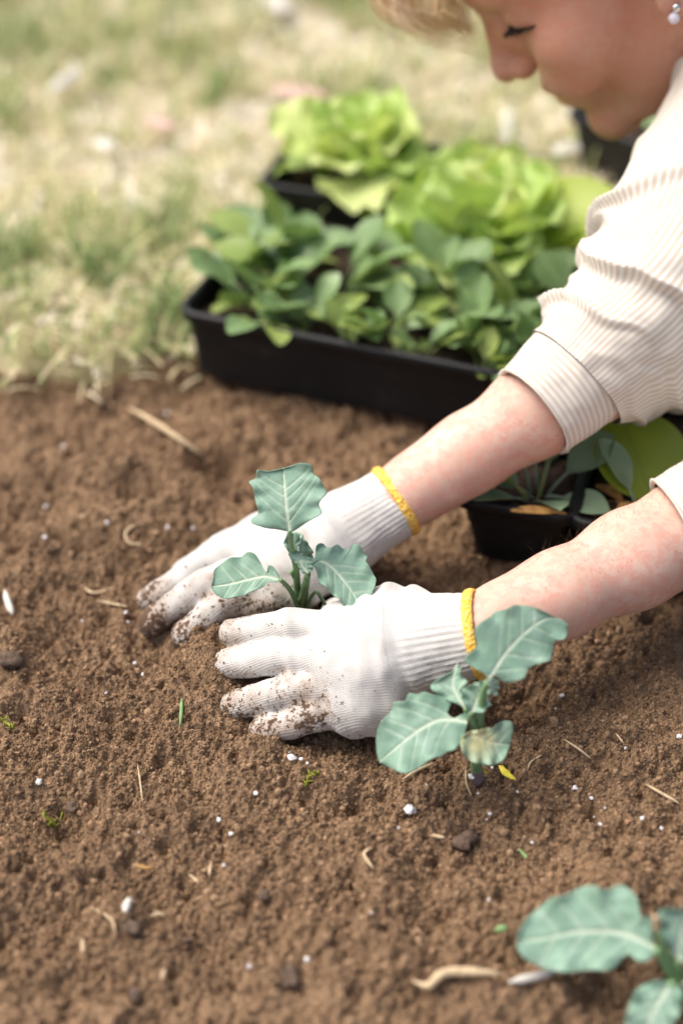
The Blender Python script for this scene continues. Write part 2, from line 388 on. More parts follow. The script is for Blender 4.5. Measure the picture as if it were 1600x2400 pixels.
dent(1500, 2350, -.016, .035); dent(980, 2150, -.012, .014); dent(1180, 2250, -.008, .03, .01); dent(120, 2130, -.010, .02, .016); dent(300, 2250, .008, .03)
dent(20, 1500, .012, .02); dent(1000, 1250, -.006, .05); dent(640, 1100, .008, .05)
def macro(x, y):
    x = np.asarray(x, float); y = np.asarray(y, float); z = np.zeros(np.broadcast(x, y).shape)
    for cx, cy, a, rx, ry in DENTS: z = z+a*np.exp(-(((x-cx)/rx)**2+((y-cy)/ry)**2))
    P = np.stack(np.broadcast_arrays(x, y, 0.0*x+0.0*y), -1)
    z = z+.0065*vnoise(P, 12, 3)+.0060*vnoise(P, 31, 4)+.0034*vnoise(P, 75, 6)+.0015*vnoise(P, 170, 8)
    return z
def bed_edge(x):   # y of the border between the bed and the lawn
    x = np.asarray(x, float)
    return .205+.03*np.sin(x*9+1.0)+.016*np.sin(x*31)+.010*np.sin(x*73+1.7)+np.clip((x+.15)*.55, 0, .3)
RELIEF = []
def relief(x, y):
    g = RELIEF[0]; n = g.shape[0]; return g[(np.round(x/.001).astype(int)) % n, (np.round(y/.001).astype(int)) % n]-.004
def soil():
    TX, N = .001, 1050                        # granular relief, 1 mm texels, 1.05 m period
    g = np.zeros((N, N), np.float32)
    def stamp(cnt, r0, r1, flat, lift):
        xs = RNG.random(cnt)*N; ys = RNG.random(cnt)*N; rr = r0*(r1/r0)**(RNG.random(cnt)**1.8); zz = (RNG.random(cnt)-.6)*lift
        for x, y, r, z in zip(xs, ys, rr, zz):
            R = r/TX; k = int(R)+1; ix, iy = int(x), int(y); sx = np.arange(ix-k, ix+k+1); sy = np.arange(iy-k, iy+k+1)
            e = .75+.5*((x*7.13) % 1); ang = y*5.7; dx = (sx-x)[:, None]; dy = (sy-y)[None, :]
            a = (dx*math.cos(ang)+dy*math.sin(ang))/R; b = (-dx*math.sin(ang)+dy*math.cos(ang))/R*(1/e)
            h = z+r*flat*np.sqrt(np.maximum(1-a*a-b*b, 0)); h[(a*a+b*b) >= 1] = -1
            I = np.ix_(sx % N, sy % N); g[I] = np.maximum(g[I], h)
    stamp(150, .007, .017, .45, .003); stamp(1500, .0026, .0060, .75, .003); stamp(42000, .0011, .0022, 1.25, .0026)
    for x, y, r in zip(RNG.random(8500)*N, RNG.random(8500)*N, .0012+.0042*RNG.random(8500)**3):
        k = int(r/TX)+2; sx = np.arange(int(x)-k, int(x)+k+1); sy = np.arange(int(y)-k, int(y)+k+1); d2 = ((sx-x)[:, None]**2+(sy-y)[None, :]**2)*(TX/r)**2; g[np.ix_(sx % N, sy % N)] -= (r*1.9*np.exp(-d2*1.2)).astype(np.float32)
    fx = np.fft.fftfreq(N); K = np.sqrt(fx[:, None]**2+fx[None, :]**2)
    def field(f0, f1): 
        w = RNG.normal(size=(N, N)); s = np.fft.fft2(w)*((K > f0) & (K < f1))/np.maximum(K, .002)**.9; r = np.fft.ifft2(s).real; return r/r.std()
    patch = field(.004, .03); g = g+.0012*field(.03, .25).astype(np.float32)+(.0024*np.maximum(patch, -1.8)).astype(np.float32)
    RELIEF.append(g)
    def axis(a, b, h, lo, hi):
        core = np.arange(a, b, h); s = h; l = [a]; 
        while l[-1] > lo: s *= 1.09; l.append(l[-1]-min(s, .05))
        s = h; r = [core[-1]]
        while r[-1] < hi: s *= 1.09; r.append(r[-1]+min(s, .05))
        return np.r_[l[:0:-1], core, r[1:]]
    ax = axis(-.33, .33, .00125, -2.2, 2.2); ay = axis(-.47, .27, .00125, -2.2, .75)
    X, Y = np.meshgrid(ax, ay, indexing='ij')
    jx = (X/TX) % N; jy = (Y/TX) % N; i0 = jx.astype(int); j0 = jy.astype(int); u = jx-i0; v = jy-j0
    G = (g[i0 % N, j0 % N]*(1-u)*(1-v)+g[(i0+1) % N, j0 % N]*u*(1-v)+g[i0 % N, (j0+1) % N]*(1-u)*v+g[(i0+1) % N, (j0+1) % N]*u*v)
    sp = np.maximum(np.gradient(ax)[:, None], np.gradient(ay)[None, :]); G = .004+(G-.004)*np.clip(1.6-sp/.004, 0, 1)
    Z = macro(X, Y)+G-.004
    out = np.clip((Y-bed_edge(X)-.02)/.08, 0, 1); Z = Z-out*.03
    # the planting hole and the bowls under plants, trays stay clear
    V = np.stack([X, Y, Z], -1).reshape(-1, 3); nx, ny = X.shape
    I = np.arange(nx*ny).reshape(nx, ny); Fq = np.stack([I[:-1, :-1], I[1:, :-1], I[1:, 1:], I[:-1, 1:]], -1).reshape(-1, 4)
    o = obj("soil_bed", mesh_of("soil_bed", V, Fq, False), MAT['soil']); tag(o, "loose brown garden soil of the planting bed", None, None, "structure")
soil()
def soil_z(x, y): return float(macro(x, y))

def ground():
    g = np.r_[-60, -20, -8, np.arange(-3, 3.01, .06), 8, 20, 60]; X, Y = np.meshgrid(g, g, indexing='ij')
    P = np.stack([X, Y, 0*X], -1); lawn = np.clip((Y-bed_edge(X))/.05, 0, 1)
    Z = -.05+lawn*(.052+.012*vnoise(P, 5, 9))
    V = np.stack([X, Y, Z], -1).reshape(-1, 3); n = len(g); I = np.arange(n*n).reshape(n, n)
    Fq = np.stack([I[:-1, :-1], I[1:, :-1], I[1:, 1:], I[:-1, 1:]], -1).reshape(-1, 4)
    tag(obj("lawn_ground", mesh_of("lawn_ground", V, Fq), MAT['lawn']), "strawy earth under the patchy lawn behind the bed", None, None, "structure")
ground()

def grass():
    n = 110000
    x = RNG.uniform(-1.15, 1.35, n); y = .16+RNG.random(n)**.9*1.9
    keep = y > bed_edge(x)-.004+RNG.normal(0, .014, n)+.03*vnoise(np.stack([x, y, 0*x], -1), 30, 41); x, y = x[keep], y[keep]; n = len(x)
    P = np.stack([x, y, 0*x], -1)
    patch = .45*vnoise(P, 14, 21)+.55*vnoise(P, 34, 22)+.22*vnoise(P, 5, 23)
    tone = np.clip(.57+.95*patch+RNG.normal(0, .17, n), 0, 1)
    edge = np.exp(-((y-bed_edge(x))/.05)**2); tone = np.clip(tone-.02*edge, 0, 1)
    L = RNG.uniform(.025, .07, n)*(1-.35*(tone > .6))*(1-.4*edge); w = RNG.uniform(.0008, .0022, n)
    az = RNG.uniform(0, 2*math.pi, n)+1.2*patch; lean = np.clip(RNG.normal(.65+.72*(tone > .5), .32, n), .05, 1.5)
    d = np.stack([np.cos(az), np.sin(az), 0*az], -1); sd = np.stack([-np.sin(az), np.cos(az), 0*az], -1)
    z0 = np.maximum(.0, .004+.012*vnoise(P, 5, 9))+RNG.uniform(-.004, .02, n)
    B = np.stack([x, y, z0], -1); up = np.array([0, 0, 1.])
    V = np.empty((n, 7, 3)); bend = RNG.uniform(.2, .9, n)
    for k, t in enumerate((0, .4, .75)):
        a = lean+bend*t*.5
        c = B+(d*np.sin(a)[:, None]+up*np.cos(a)[:, None])*(L*t)[:, None]
        V[:, 2*k] = c-sd*(w*(1-.5*t))[:, None]; V[:, 2*k+1] = c+sd*(w*(1-.5*t))[:, None]
    a = lean+bend*.6; V[:, 6] = B+(d*np.sin(a)[:, None]+up*np.cos(a)[:, None])*L[:, None]
    V[..., 2] = np.maximum(V[..., 2], .001)
    b = (np.arange(n)*7)[:, None]
    T = np.concatenate([b+np.array([q]) for q in ((0, 1, 3), (0, 3, 2), (2, 3, 5), (2, 5, 4), (4, 5, 6))])
    o = obj("lawn_grass", mesh_of("lawn_grass", V.reshape(-1, 3), T, False, {"tone": np.repeat(tone, 7)}), MAT['blade'])
    tag(o, "patchy short lawn of green blades and bleached dry grass", "grass", None, "stuff")
grass()

PHI = (1+5**.5)/2
ICO_V = np.array([(-1, PHI, 0), (1, PHI, 0), (-1, -PHI, 0), (1, -PHI, 0), (0, -1, PHI), (0, 1, PHI), (0, -1, -PHI), (0, 1, -PHI), (PHI, 0, -1), (PHI, 0, 1), (-PHI, 0, -1), (-PHI, 0, 1)])/math.sqrt(1+PHI*PHI)
ICO_F = np.array([(0, 11, 5), (0, 5, 1), (0, 1, 7), (0, 7, 10), (0, 10, 11), (1, 5, 9), (5, 11, 4), (11, 10, 2), (10, 7, 6), (7, 1, 8), (3, 9, 4), (3, 4, 2), (3, 2, 6), (3, 6, 8), (3, 8, 9), (4, 9, 5), (2, 4, 11), (6, 2, 10), (8, 6, 7), (9, 8, 1)])
def crumbs(C, r, tone):
    n = len(C); V = ICO_V[None]*(1+RNG.normal(0, .16, (n, 12, 1)))*r[:, None, None]*RNG.uniform(.65, 1.15, (n, 1, 3)); V = V+C[:, None, :]
    T = (np.arange(n)*12)[:, None, None]+ICO_F[None]
    return V.reshape(-1, 3), T.reshape(-1, 3), np.repeat(tone, 12)
OCT_V = np.array([(1, 0, 0), (-1, 0, 0), (0, 1, 0), (0, -1, 0), (0, 0, 1), (0, 0, -1)], float)
OCT_F = np.array([(0, 2, 4), (2, 1, 4), (1, 3, 4), (3, 0, 4), (2, 0, 5), (1, 2, 5), (3, 1, 5), (0, 3, 5)])
def soil_crumbs():
    def spots(n, ya, yb):
        x = RNG.uniform(-.27, .27, n); y = RNG.uniform(ya, yb, n); m = (np.abs(x) < .195+.12*(y+.46)) & (y < bed_edge(x)+.02); return x[m], y[m]
    x, y = spots(17000, -.46, .24); n = len(x); r = .0011*(2.6**(RNG.random(n)**2.4))*RNG.uniform(.8, 1.15, n)
    V, T, t = crumbs(np.stack([x, y, macro(x, y)+relief(x, y)+RNG.uniform(-.0006, .0006, n)], -1), r, RNG.random(n))
    a_, b_ = spots(105000, -.43, -.02); n = len(a_); r = RNG.uniform(.00050, .00115, n); C = np.stack([a_, b_, macro(a_, b_)+relief(a_, b_)+RNG.uniform(-.0003, .0007, n)], -1)
    a = RNG.random((n, 1))*6.28; O = np.repeat(OCT_V[None], n, 0)*RNG.uniform(.6, 1.35, (n, 6, 1)); ox = O[..., 0]*np.cos(a)-O[..., 1]*np.sin(a); oy = O[..., 0]*np.sin(a)+O[..., 1]*np.cos(a)
    V2 = (np.stack([ox, oy, O[..., 2]+.35*ox], -1)*r[:, None, None]+C[:, None, :]).reshape(-1, 3); T2 = ((np.arange(n)*6)[:, None, None]+OCT_F[None]).reshape(-1, 3)
    tag(obj("soil_crumbs", mesh_of("soil_crumbs", np.vstack([V, V2]), np.vstack([T, T2+len(V)]), False, {"tone": np.r_[t, np.repeat(RNG.random(n), 6)]}), MAT['crumb']), "small loose crumbs of brown soil over the bed", "soil", None, "stuff")
soil_crumbs()

# ------------------------------------------------------------------ black trays and pots
def rrect(w, l, r, seg=5):
    P = []
    for cx, cy, a0 in ((w/2-r, l/2-r, 0), (-w/2+r, l/2-r, 90), (-w/2+r, -l/2+r, 180), (w/2-r, -l/2+r, 270)):
        for k in range(seg+1):
            a = math.radians(a0+90*k/seg); P.append((cx+r*math.cos(a), cy+r*math.sin(a)))
    return np.array(P)
def loft(rings):
    V = np.vstack(rings); m = len(rings[0]); Fq = [(i*m+k, i*m+(k+1) % m, (i+1)*m+(k+1) % m, (i+1)*m+k) for i in range(len(rings)-1) for k in range(m)]
    return V, Fq
def ring(w, l, r, z): P = rrect(w, l, r); return np.column_stack([P, np.full(len(P), z)])
def tub(name, label, loc, rot, w, l, h, taper, cat, group=None, ribs=0, soil_h=.75):
    root = empty(name, loc, label, cat, group); root.rotation_euler = (0, 0, rot)
    wb, lb, r = w-2*taper, l-2*taper, min(.014, w*.12)
    mixr = lambda t, ins, z: ring(wb+(w-wb)*t-2*ins, lb+(l-lb)*t-2*ins, max(r-ins, .003), z)
    rings = [mixr(0, .012, .0), mixr(0, .003, .0006), mixr(0, .0, .004), mixr(.55, .0, h*.55), mixr(.56, -.0012, h*.56), mixr(.80, -.0012, h*.80), mixr(.81, -.003, h*.81), mixr(1, -.003, h-.003), mixr(1, .0, h-.003), mixr(1, .0016, h-.003), mixr(0, .004, .004)]
    V, Fq = loft(rings); m = len(rings[0]); Fq.append(tuple(range(m))[::-1]); Fq.append(tuple((len(rings)-1)*m+k for k in range(m)))
    me = mesh_of("shell", V, Fq, False); obj("shell", me, MAT['plastic'], root)
    rr = [mixr(1, -.0035, h-.0028), mixr(1, -.0050, h-.0035), mixr(1, -.0056, h-.0090), mixr(1, -.0064, h-.0088), mixr(1, -.0062, h-.0010), mixr(1, -.0052, h+.0006), mixr(1, -.001, h+.0006), mixr(1, .0008, h-.002), mixr(1, -.0035, h-.0028)]
    V, Fq = loft(rr); obj("rim", mesh_of("rim", V, Fq, True), MAT['plastic'], root)
    # potting soil: lumpy sheet
    nx = max(10, int(w/.006)); ny = max(10, int(l/.006)); t = soil_h
    X, Y = np.meshgrid(np.linspace(-.5, .5, nx)*(wb+(w-wb)*t-.008), np.linspace(-.5, .5, ny)*(lb+(l-lb)*t-.008), indexing='ij')
    P = np.stack([X+loc[0], Y+loc[1], 0*X], -1); Z = h*soil_h+.004*vnoise(P, 70, 5)+.003*vnoise(P, 190, 6)
    I = np.arange(nx*ny).reshape(nx, ny); Fq = np.stack([I[:-1, :-1], I[1:, :-1], I[1:, 1:], I[:-1, 1:]], -1).reshape(-1, 4)
    obj("potting_soil", mesh_of("potting_soil", np.stack([X, Y, Z], -1).reshape(-1, 3), Fq), MAT['potsoil'], root)
    return root
def to_world(root, p):
    c, s = math.cos(root.rotation_euler[2]), math.sin(root.rotation_euler[2]); return np.array([root.location[0]+c*p[0]-s*p[1], root.location[1]+s*p[0]+c*p[1], root.location[2]+p[2]])

fa, fb = at(456, 890, 0), at(1060, 1004, 0)
FR = math.atan2(fb[1]-fa[1], fb[0]-fa[0])-.03; e1 = np.array([math.cos(FR), math.sin(FR), 0]); e2 = np.array([-math.sin(FR), math.cos(FR), 0])
FWID, FDEP, FH = .355, .185, .070
c = fa+e1*(FWID/2-.004)+e2*(FDEP/2-.004)
front_tray = tub("seedling_tray", "long black plastic tray full of oval-leaved green seedlings, on soil edge", (c[0], c[1], .004), FR, FWID, FDEP, FH, .004, "seedling tray")
pa = at(664, 632, 0); a2 = FR+.06; 
c = pa+np.array([.075, .055, 0])
pot_a = tub("nursery_pot", "black square pot on the lawn holding the smaller, left lettuce", (c[0], c[1], 0), a2, .155, .13, .088, .010, "pot")
c = at(1130, 745, 0)+np.array([.0, .022, 0])
pot_b = tub("nursery_pot", "black pot mostly hidden beneath the big right-hand lettuce", (c[0], c[1], 0), a2, .15, .12, .055, .010, "pot")
c = at(1345, 480, 0)+np.array([.13, .055, 0])
tray_r = tub("seedling_tray", "dark plastic tray at upper right, seen below the chin", (c[0], c[1], 0), .62, .22, .16, .085, .012, "seedling tray")
qa = at(1092, 1306, 0); pr = -.30
q1 = np.array([math.cos(pr), math.sin(pr), 0]); q2 = np.array([-math.sin(pr), math.cos(pr), 0])
def small_pot(i, j, label):
    c = qa+q1*(.034+.083*i)+q2*(.034+.083*j)
    return tub("seedling_pot", label, (c[0], c[1], soil_z(c[0], c[1])*.3-.004), pr, .080, .080, .066, .010, "pot", None, 0, .86)
pots = [small_pot(0, 0, "black square seedling pot between the two forearms, nearest the far wrist"), small_pot(1, 0, "black square seedling pot just above the near forearm, with ochre leaves and a round leaf"),
        small_pot(0, 1, "black seedling pot behind, under the far forearm and sleeve cuff"), small_pot(1, 1, "black seedling pot at the back, behind the big round leaf")]
c = at(1600, 985, 0)+np.array([.07, .05, 0])
tray_e = tub("seedling_tray", "dark plastic tray at the right edge below the sleeve", (c[0], c[1], 0), -.25, .20, .14, .05, .010, "seedling tray")

# ------------------------------------------------------------------ leaves for potted plants (shared meshes)
def leaf_mesh(name, length, width, petiole, cup, droop, ruffle, waves, nl=16, nw=8, round_=.9, fold=0.0, seed=0):
    """leaf in local space: grows along +x from the origin, upper side +z"""
    rg = np.random.default_rng(seed); ph = rg.random(4)*6
    s = np.linspace(0, 1, nl); t = np.linspace(-1, 1, nw*2+1); S, T = np.meshgrid(s, t, indexing='ij')
    W = width/2*np.sin(math.pi*np.clip(S, .02, .985)**round_)**.62
    x = petiole+S*length; y = T*W
    z = cup*(T**2)*W*1.0-droop*length*S**2+ruffle*np.abs(T)**2*np.sin(S*waves*6.28+ph[0]+T*1.3)*width+.30*ruffle*width*np.sin(S*waves*13+ph[1]+2*T)*np.abs(T)**3+fold*np.abs(T)*W
    x = x+ruffle*.6*np.abs(T)**2*np.sin(S*waves*5+ph[2])*width
    ven = np.clip(np.exp(-(T*W/(.0016*(1.2-S)+.0004))**2)+.5*np.exp(-((((S*length-np.abs(T)*W*.9)/length*7+.5) % 1-.5)/.10)**2)*(np.abs(T) < .9), 0, 1)
    V = np.stack([x, y, z], -1).reshape(-1, 3); I = np.arange(V.shape[0]).reshape(S.shape)
    Fq = np.stack([I[:-1, :-1], I[1:, :-1], I[1:, 1:], I[:-1, 1:]], -1).reshape(-1, 4)
    pv, pf = tube([(0, 0, -.004), (petiole*.6, 0, 0), (petiole+.12*length, 0, .0)], [.0016, .0014, .0008], 5)
    Vall = np.vstack([V, pv]); F2 = [tuple(int(i) for i in q) for q in Fq]+[tuple(int(i)+len(V) for i in q) for q in pf]
    return mesh_of(name, Vall, F2, True, {"vein": np.r_[ven.reshape(-1), np.ones(len(pv))*.8]})
def add_leaf(plant, me, mat, base, az, elev, roll=0.0, scale=1.0, name="leaf", mats={}):
    key = (me.name, mat.name)
    if key not in mats:
        m2 = me.copy(); m2.materials.clear(); m2.materials.append(mat); mats[key] = m2
    o = bpy.data.objects.new(name, mats[key]); COL.objects.link(o); o.parent = plant; o.location = Vector(base)
    R = Matrix.Rotation(az, 3, 'Z') @ Matrix.Rotation(-elev, 3, 'Y') @ Matrix.Rotation(roll, 3, 'X'); o.rotation_euler = R.to_euler(); o.scale = (scale,)*3
    return o
OVAL = [leaf_mesh("oval_leaf", .046, .034, .026, .25, .16, .03, .9, round_=1.25, seed=1), leaf_mesh("oval_leaf", .050, .036, .030, .12, .28, .04, .7, round_=1.3, seed=2), leaf_mesh("oval_leaf", .040, .032, .022, .40, .08, .03, 1.1, round_=1.2, seed=3), leaf_mesh("oval_leaf", .053, .036, .030, .18, .45, .04, .8, round_=1.3, seed=4), leaf_mesh("oval_leaf", .030, .022, .018, .2, .2, .02, .8, round_=1.2, seed=5)]
RUF = [leaf_mesh("ruffled_leaf", .080, .090, .012, .35, -.10, .085, 2.6, 60, 13, .75, seed=11), leaf_mesh("ruffled_leaf", .095, .105, .012, .25, .10, .08, 2.8, 60, 13, .72, seed=12), leaf_mesh("ruffled_leaf", .065, .070, .010, .50, -.25, .10, 2.2, 50, 12, .8, seed=13), leaf_mesh("ruffled_leaf", .100, .100, .014, .15, .32, .07, 2.6, 60, 13, .7, seed=14)]
NARROW = leaf_mesh("narrow_leaf", .034, .010, .008, .2, .1, .02, .8, round_=1.0, seed=7)

rgp = random.Random(31)
def seedling(root, lx, ly, label, n, size, h, mats=('spinach',), name="seedling", grp=None, elev=(.35, 1.2), az0=None, spread=6.28):
    b = to_world(root, (lx, ly, h)); pl = empty(name, b, label, "seedling", grp)
    for k in range(n):
        az = (rgp.random()*6.28 if az0 is None else az0-spread/2)+k*(2.4 if az0 is None else spread/max(n-1, 1))+rgp.uniform(-.3, .3)
        inner = k/max(n-1, 1); el = elev[0]+(elev[1]-elev[0])*inner+rgp.uniform(-.2, .2)
        mt = MAT[rgp.choice(mats)] if k > 1 else MAT[mats[-1]]
        add_leaf(pl, OVAL[rgp.randrange(4) if k > 1 else 4], mt, (rgp.uniform(-.006, .006), rgp.uniform(-.006, .006), .001), az, el, rgp.uniform(-.5, .5), size*rgp.uniform(.8, 1.15))
    return pl
S_, Y_ = 'spinach', 'spinach_y'
tray_plants = [(-.135, .055, 9, 1.35, "tall green seedling at back left corner of the front tray"), (-.135, -.055, 8, 1.0, "bushy seedling overhanging the left end of the front tray"),
    (-.075, -.085, 7, .75, "low seedling with pale small leaves at front left of the tray"), (-.06, .0, 9, 1.15, "seedling with upright leaves left of the front tray's middle"), 
    (.0, -.07, 8, .95, "front-row seedling near the middle of the front tray"), (.015, .035, 9, 1.15, "seedling in the middle of the front tray, below the lettuces' gap"), (.065, -.05, 9, 1.1, "front-row seedling right of middle, broad leaves over the rim"),
    (.085, .05, 8, 1.15, "seedling below the big lettuce in the front tray"), (.125, -.065, 9, 1.05, "front-row seedling beside the far sleeve cuff"), (.15, .03, 8, 1.1, "rightmost seedling in the front tray, against the sleeve"), (.03, -.1, 5, .7, "tiny seedling at the tray's front rim, right of its middle"),
    (-.165, .0, 8, 1.05, "seedling spilling leaves over the front tray's left rim"), (-.105, -.02, 8, 1.1, "seedling left of centre between the front tray's rows"), (-.105, -.1, 6, .8, "seedling at the front left rim with a pale drooping leaf"), 
    (.045, -.005, 8, 1.1, "seedling in the thick of the front tray, right of its middle"), (.10, -.01, 8, 1.1, "broad-leaved seedling left of the sleeve in the front tray"), (-.03, -.095, 6, .8, "front-rim seedling left of the tray's middle"), (.09, -.1, 7, .9, "seedling hanging over the front rim near the far forearm"), (.04, .1, 7, 1.0, "seedling at the back rim below the gap of the lettuces")]
for lx, ly, n, sz, lab in [(a*1.0, b*.78, c_, d_, e_) for a, b, c_, d_, e_ in tray_plants]:
    seedling(front_tray, lx, ly, lab, n+3, sz*(.80 if lx < -.10 else .76 if ly < .03 else .62), FH*.80, (S_, S_, S_, Y_), "leafy_seedling", "seedlings in the front tray", (.25, 1.15))
def lettuce(root, label, lx, ly, h, R, n, pal, seed, e0=-.05):
    rg = random.Random(seed); b = to_world(root, (lx, ly, h)); pl = empty("lettuce", b, label, "lettuce", "lettuces in black pots")
    for k in range(n):
        t = k/(n-1); el = e0+(.70-e0)*t**.9+rg.uniform(-.15, .15); az = k*2.4+rg.uniform(-.3, .3)
        me = RUF[3] if t < .25 else RUF[1] if t < .5 else RUF[0] if t < .8 else RUF[2]
        add_leaf(pl, me, MAT[pal[0] if rg.random() < .65 else pal[1]], (rg.uniform(-.008, .008), rg.uniform(-.008, .008), .004+.02*t), az, el, rg.uniform(-.35, .35), R*rg.uniform(.85, 1.15))
    return pl
lettuce(pot_a, "smaller pale yellow-green lettuce with frilly leaves, farther back", 0, .0, .078, .78, 22, ('lettuce_y', 'lettuce'), 5, .22)
l2 = lettuce(pot_b, "large bright green lettuce with broad wavy leaves right of centre", 0, 0, .050, 1.10, 26, ('lettuce', 'lettuce_y'), 8)
BIG = leaf_mesh("broad_leaf", .085, .085, .02, .3, .1, .03, .8, 22, 10, .8, seed=21)
add_leaf(l2, BIG, MAT['bigleaf'], (.02, 0, .02), -.35, .45, .3, 1.15)
# right-hand pots
seedling(pots[2], 0, 0, "grey-green seedling under the far sleeve cuff", 7, 1.05, .057, ('greyleaf',), "leafy_seedling", None, (.4, 1.2))
b = to_world(pots[0], (.012, -.012, .055)); pl = empty("leafy_seedling", b, "grey-green seedling with upright cupped leaves in the pot nearest the far wrist", "seedling")
for k, az, el, ro, sc, mt in ((0, 1.0, 1.15, .2, 1.0, 'greyleaf'), (2, 1.7, .95, -.3, 1.05, 'greyleaf'), (1, 2.3, 1.0, .3, .9, 'greyleaf'), (0, .35, .75, .2, .95, 'greyleaf'), (2, 2.9, .5, -.2, .8, 'greyleaf'), (4, -.6, .25, .1, 1.2, 'greyleaf'), (1, 1.3, .7, .4, 1.0, Y_), (0, 3.6, .45, .2, .8, 'greyleaf'), (2, -1.2, .5, -.3, .75, 'greyleaf'), (4, 3.0, .7, 0, 1.2, Y_)): add_leaf(pl, OVAL[k], MAT[mt], (rgp.uniform(-.006, .006), rgp.uniform(-.006, .006), 0), az, el, ro, sc)
add_leaf(pl, OVAL[4], MAT['dryleaf'], (-.022, -.008, .004), 2.6, .10, .2, .9); add_leaf(pl, NARROW, MAT['dryleaf'], (.018, -.036, .012), 3.0, .04, 0, 1.0)
b = to_world(pots[1], (.006, -.010, .052)); pl = empty("leafy_seedling", b, "seedling with one large round yellow-green leaf, and ochre leaves, between the arms", "seedling")
add_leaf(pl, BIG, MAT['bigleaf'], (.012, .0, 0), 1.9, .62, -.1, .84); add_leaf(pl, OVAL[0], MAT['greyleaf'], (0, 0, 0), 2.3, .9, .2, .9)
add_leaf(pl, OVAL[4], MAT['dryleaf'], (-.03, -.02, .0), .7, .45, .5, .7); add_leaf(pl, OVAL[4], MAT['dryleaf'], (-.005, -.02, .004), 2.2, .15, 0, .8); add_leaf(pl, OVAL[2], MAT['dryleaf'], (-.005, .0, .004), 2.4, .25, .4, .6)
seedling(pots[3], -.01, -.005, "grey-green seedling behind the round yellow-green leaf", 6, .9, .055, ('greyleaf',), "leafy_seedling", None, (.3, 1.0))
for lx, ly, lab in ((-.05, 0, "dark seedling in the upper right tray below the chin"), (.04, .02, "dark seedling half behind the sleeve in the upper right tray")):
    seedling(tray_r, lx, ly, lab, 7, 1.0, .06, (S_,), "leafy_seedling", "seedlings in the upper right tray")
pl = seedling(tray_e, -.05, 0, "grey-green seedling in the tray at the right edge", 6, .9, .036, ('greyleaf',), "leafy_seedling", None, (.3, 1.0)); add_leaf(pl, OVAL[2], MAT['pinkleaf'], (-.02, -.02, .006), 2.6, .35, .3, 1.0)

# ------------------------------------------------------------------ kale seedlings: hero leaves traced at their real distance
def kale_leaf(plant, name, left, mid, right, P, nrm, conv, cup=.0, ruff=.0018, bow=.0, nveins=4, spot=None, n=110, m=26, seed=0, label=None):
    """outlines base->tip; laid on the leaf's own plane through P with normal nrm, then cupped, bowed and ruffled"""
    nrm = unit(nrm); rg = np.random.default_rng(seed)
    to3 = lambda L: np.array([onplane(*conv(*q), P, nrm) for q in L])
    Lo, Mi, Ri = (resample(spline(to3(q), 60), n) for q in (left, mid, right))
    axis_ = Mi[-1]-Mi[0]; ln = np.linalg.norm(axis_); axis_ /= ln; side = np.cross(nrm, axis_)
    t = np.linspace(0, 1, m+1); rows = []
    A = Mi[:, None, :]+(Lo-Mi)[:, None, :]*t[None, ::-1, None]; B = Mi[:, None, :]+(Ri-Mi)[:, None, :]*t[None, 1:, None]
    G = np.concatenate([A, B], 1); T = np.r_[-t[::-1], t[1:]]
    rel = G-Mi[0]; a = rel@axis_; b = rel@side
    s = np.linspace(0, 1, n)[:, None]; edge = np.abs(T)[None, :]
    wid = np.linalg.norm(G[:, 0]-G[:, -1], axis=1)[:, None]
    midb = np.interp(a.ravel(), (Mi-Mi[0])@axis_, (Mi-Mi[0])@side).reshape(a.shape); db = b-midb
    v = np.exp(-(db/(.00125*(1.15-s*.75)))**2); relief = v.copy()*.9
    for k in range(nveins):
        for sg in (-1, 1):
            a0 = ln*(.10+.72*(k+.3*rg.random()+(.25 if sg > 0 else 0))/nveins); x = sg*db
            crv = a0+x*(.95-.12*k)+.10*x*x/max(ln*.5, 1e-3)*2
            w_ = .00055*(1+.3*rg.random()); lv = np.exp(-((a-crv)/(w_*1.35))**2)*(x > 0)*np.clip(1.05-x/(wid*.55+1e-4), 0, 1)**.6
            v = np.maximum(v, lv*.5); relief = np.maximum(relief, lv*.7)
    quilt = vnoise(G*1.0, 95, 3+seed)*.6+vnoise(G, 220, 5+seed)*.25
    h = cup*edge**2*wid*.25-bow*ln*(s-.15)**2*np.sign(1)+ruff*edge**3*np.sin(a/ln*22+3*np.sign(T)[None, :]+seed)+ruff*.9*quilt*(.25+.75*edge)-.0007*relief
    h = h+.0035*(wid/.06)*vnoise(G, 28, 11+seed)
    V = (G+nrm*h[..., None]).reshape(-1, 3); I = np.arange(V.shape[0]).reshape(n, 2*m+1)
    Fq = np.stack([I[:-1, :-1], I[:-1, 1:], I[1:, 1:], I[1:, :-1]], -1).reshape(-1, 4)
    sp = np.zeros(len(V))
    if spot is not None:
        c = onplane(*conv(*spot[:2]), P, nrm); sp = np.clip(1.3*np.exp(-(np.linalg.norm(G.reshape(-1, 3)-c, axis=1)/spot[2])**2)*(1+.8*vnoise(G.reshape(-1, 3), 260, 8)), 0, .85)
    o = obj_world(name, V, Fq, MAT['kale'], plant, True, {"vein": v.reshape(-1), "spot": sp})
    so = o.modifiers.new("thickness", 'SOLIDIFY'); so.thickness = .00045; so.offset = 0
    if label: o["label"] = label
    return Mi, V
def stalk(plant, pts, rs, mat='stem', name="leaf_stalk", n=18):
    P = spline(pts, n); R = np.interp(np.linspace(0, 1, n), np.linspace(0, 1, len(rs)), rs); V, Fq = tube(P, R, 9); return obj_world(name, V, Fq, MAT[mat], plant)

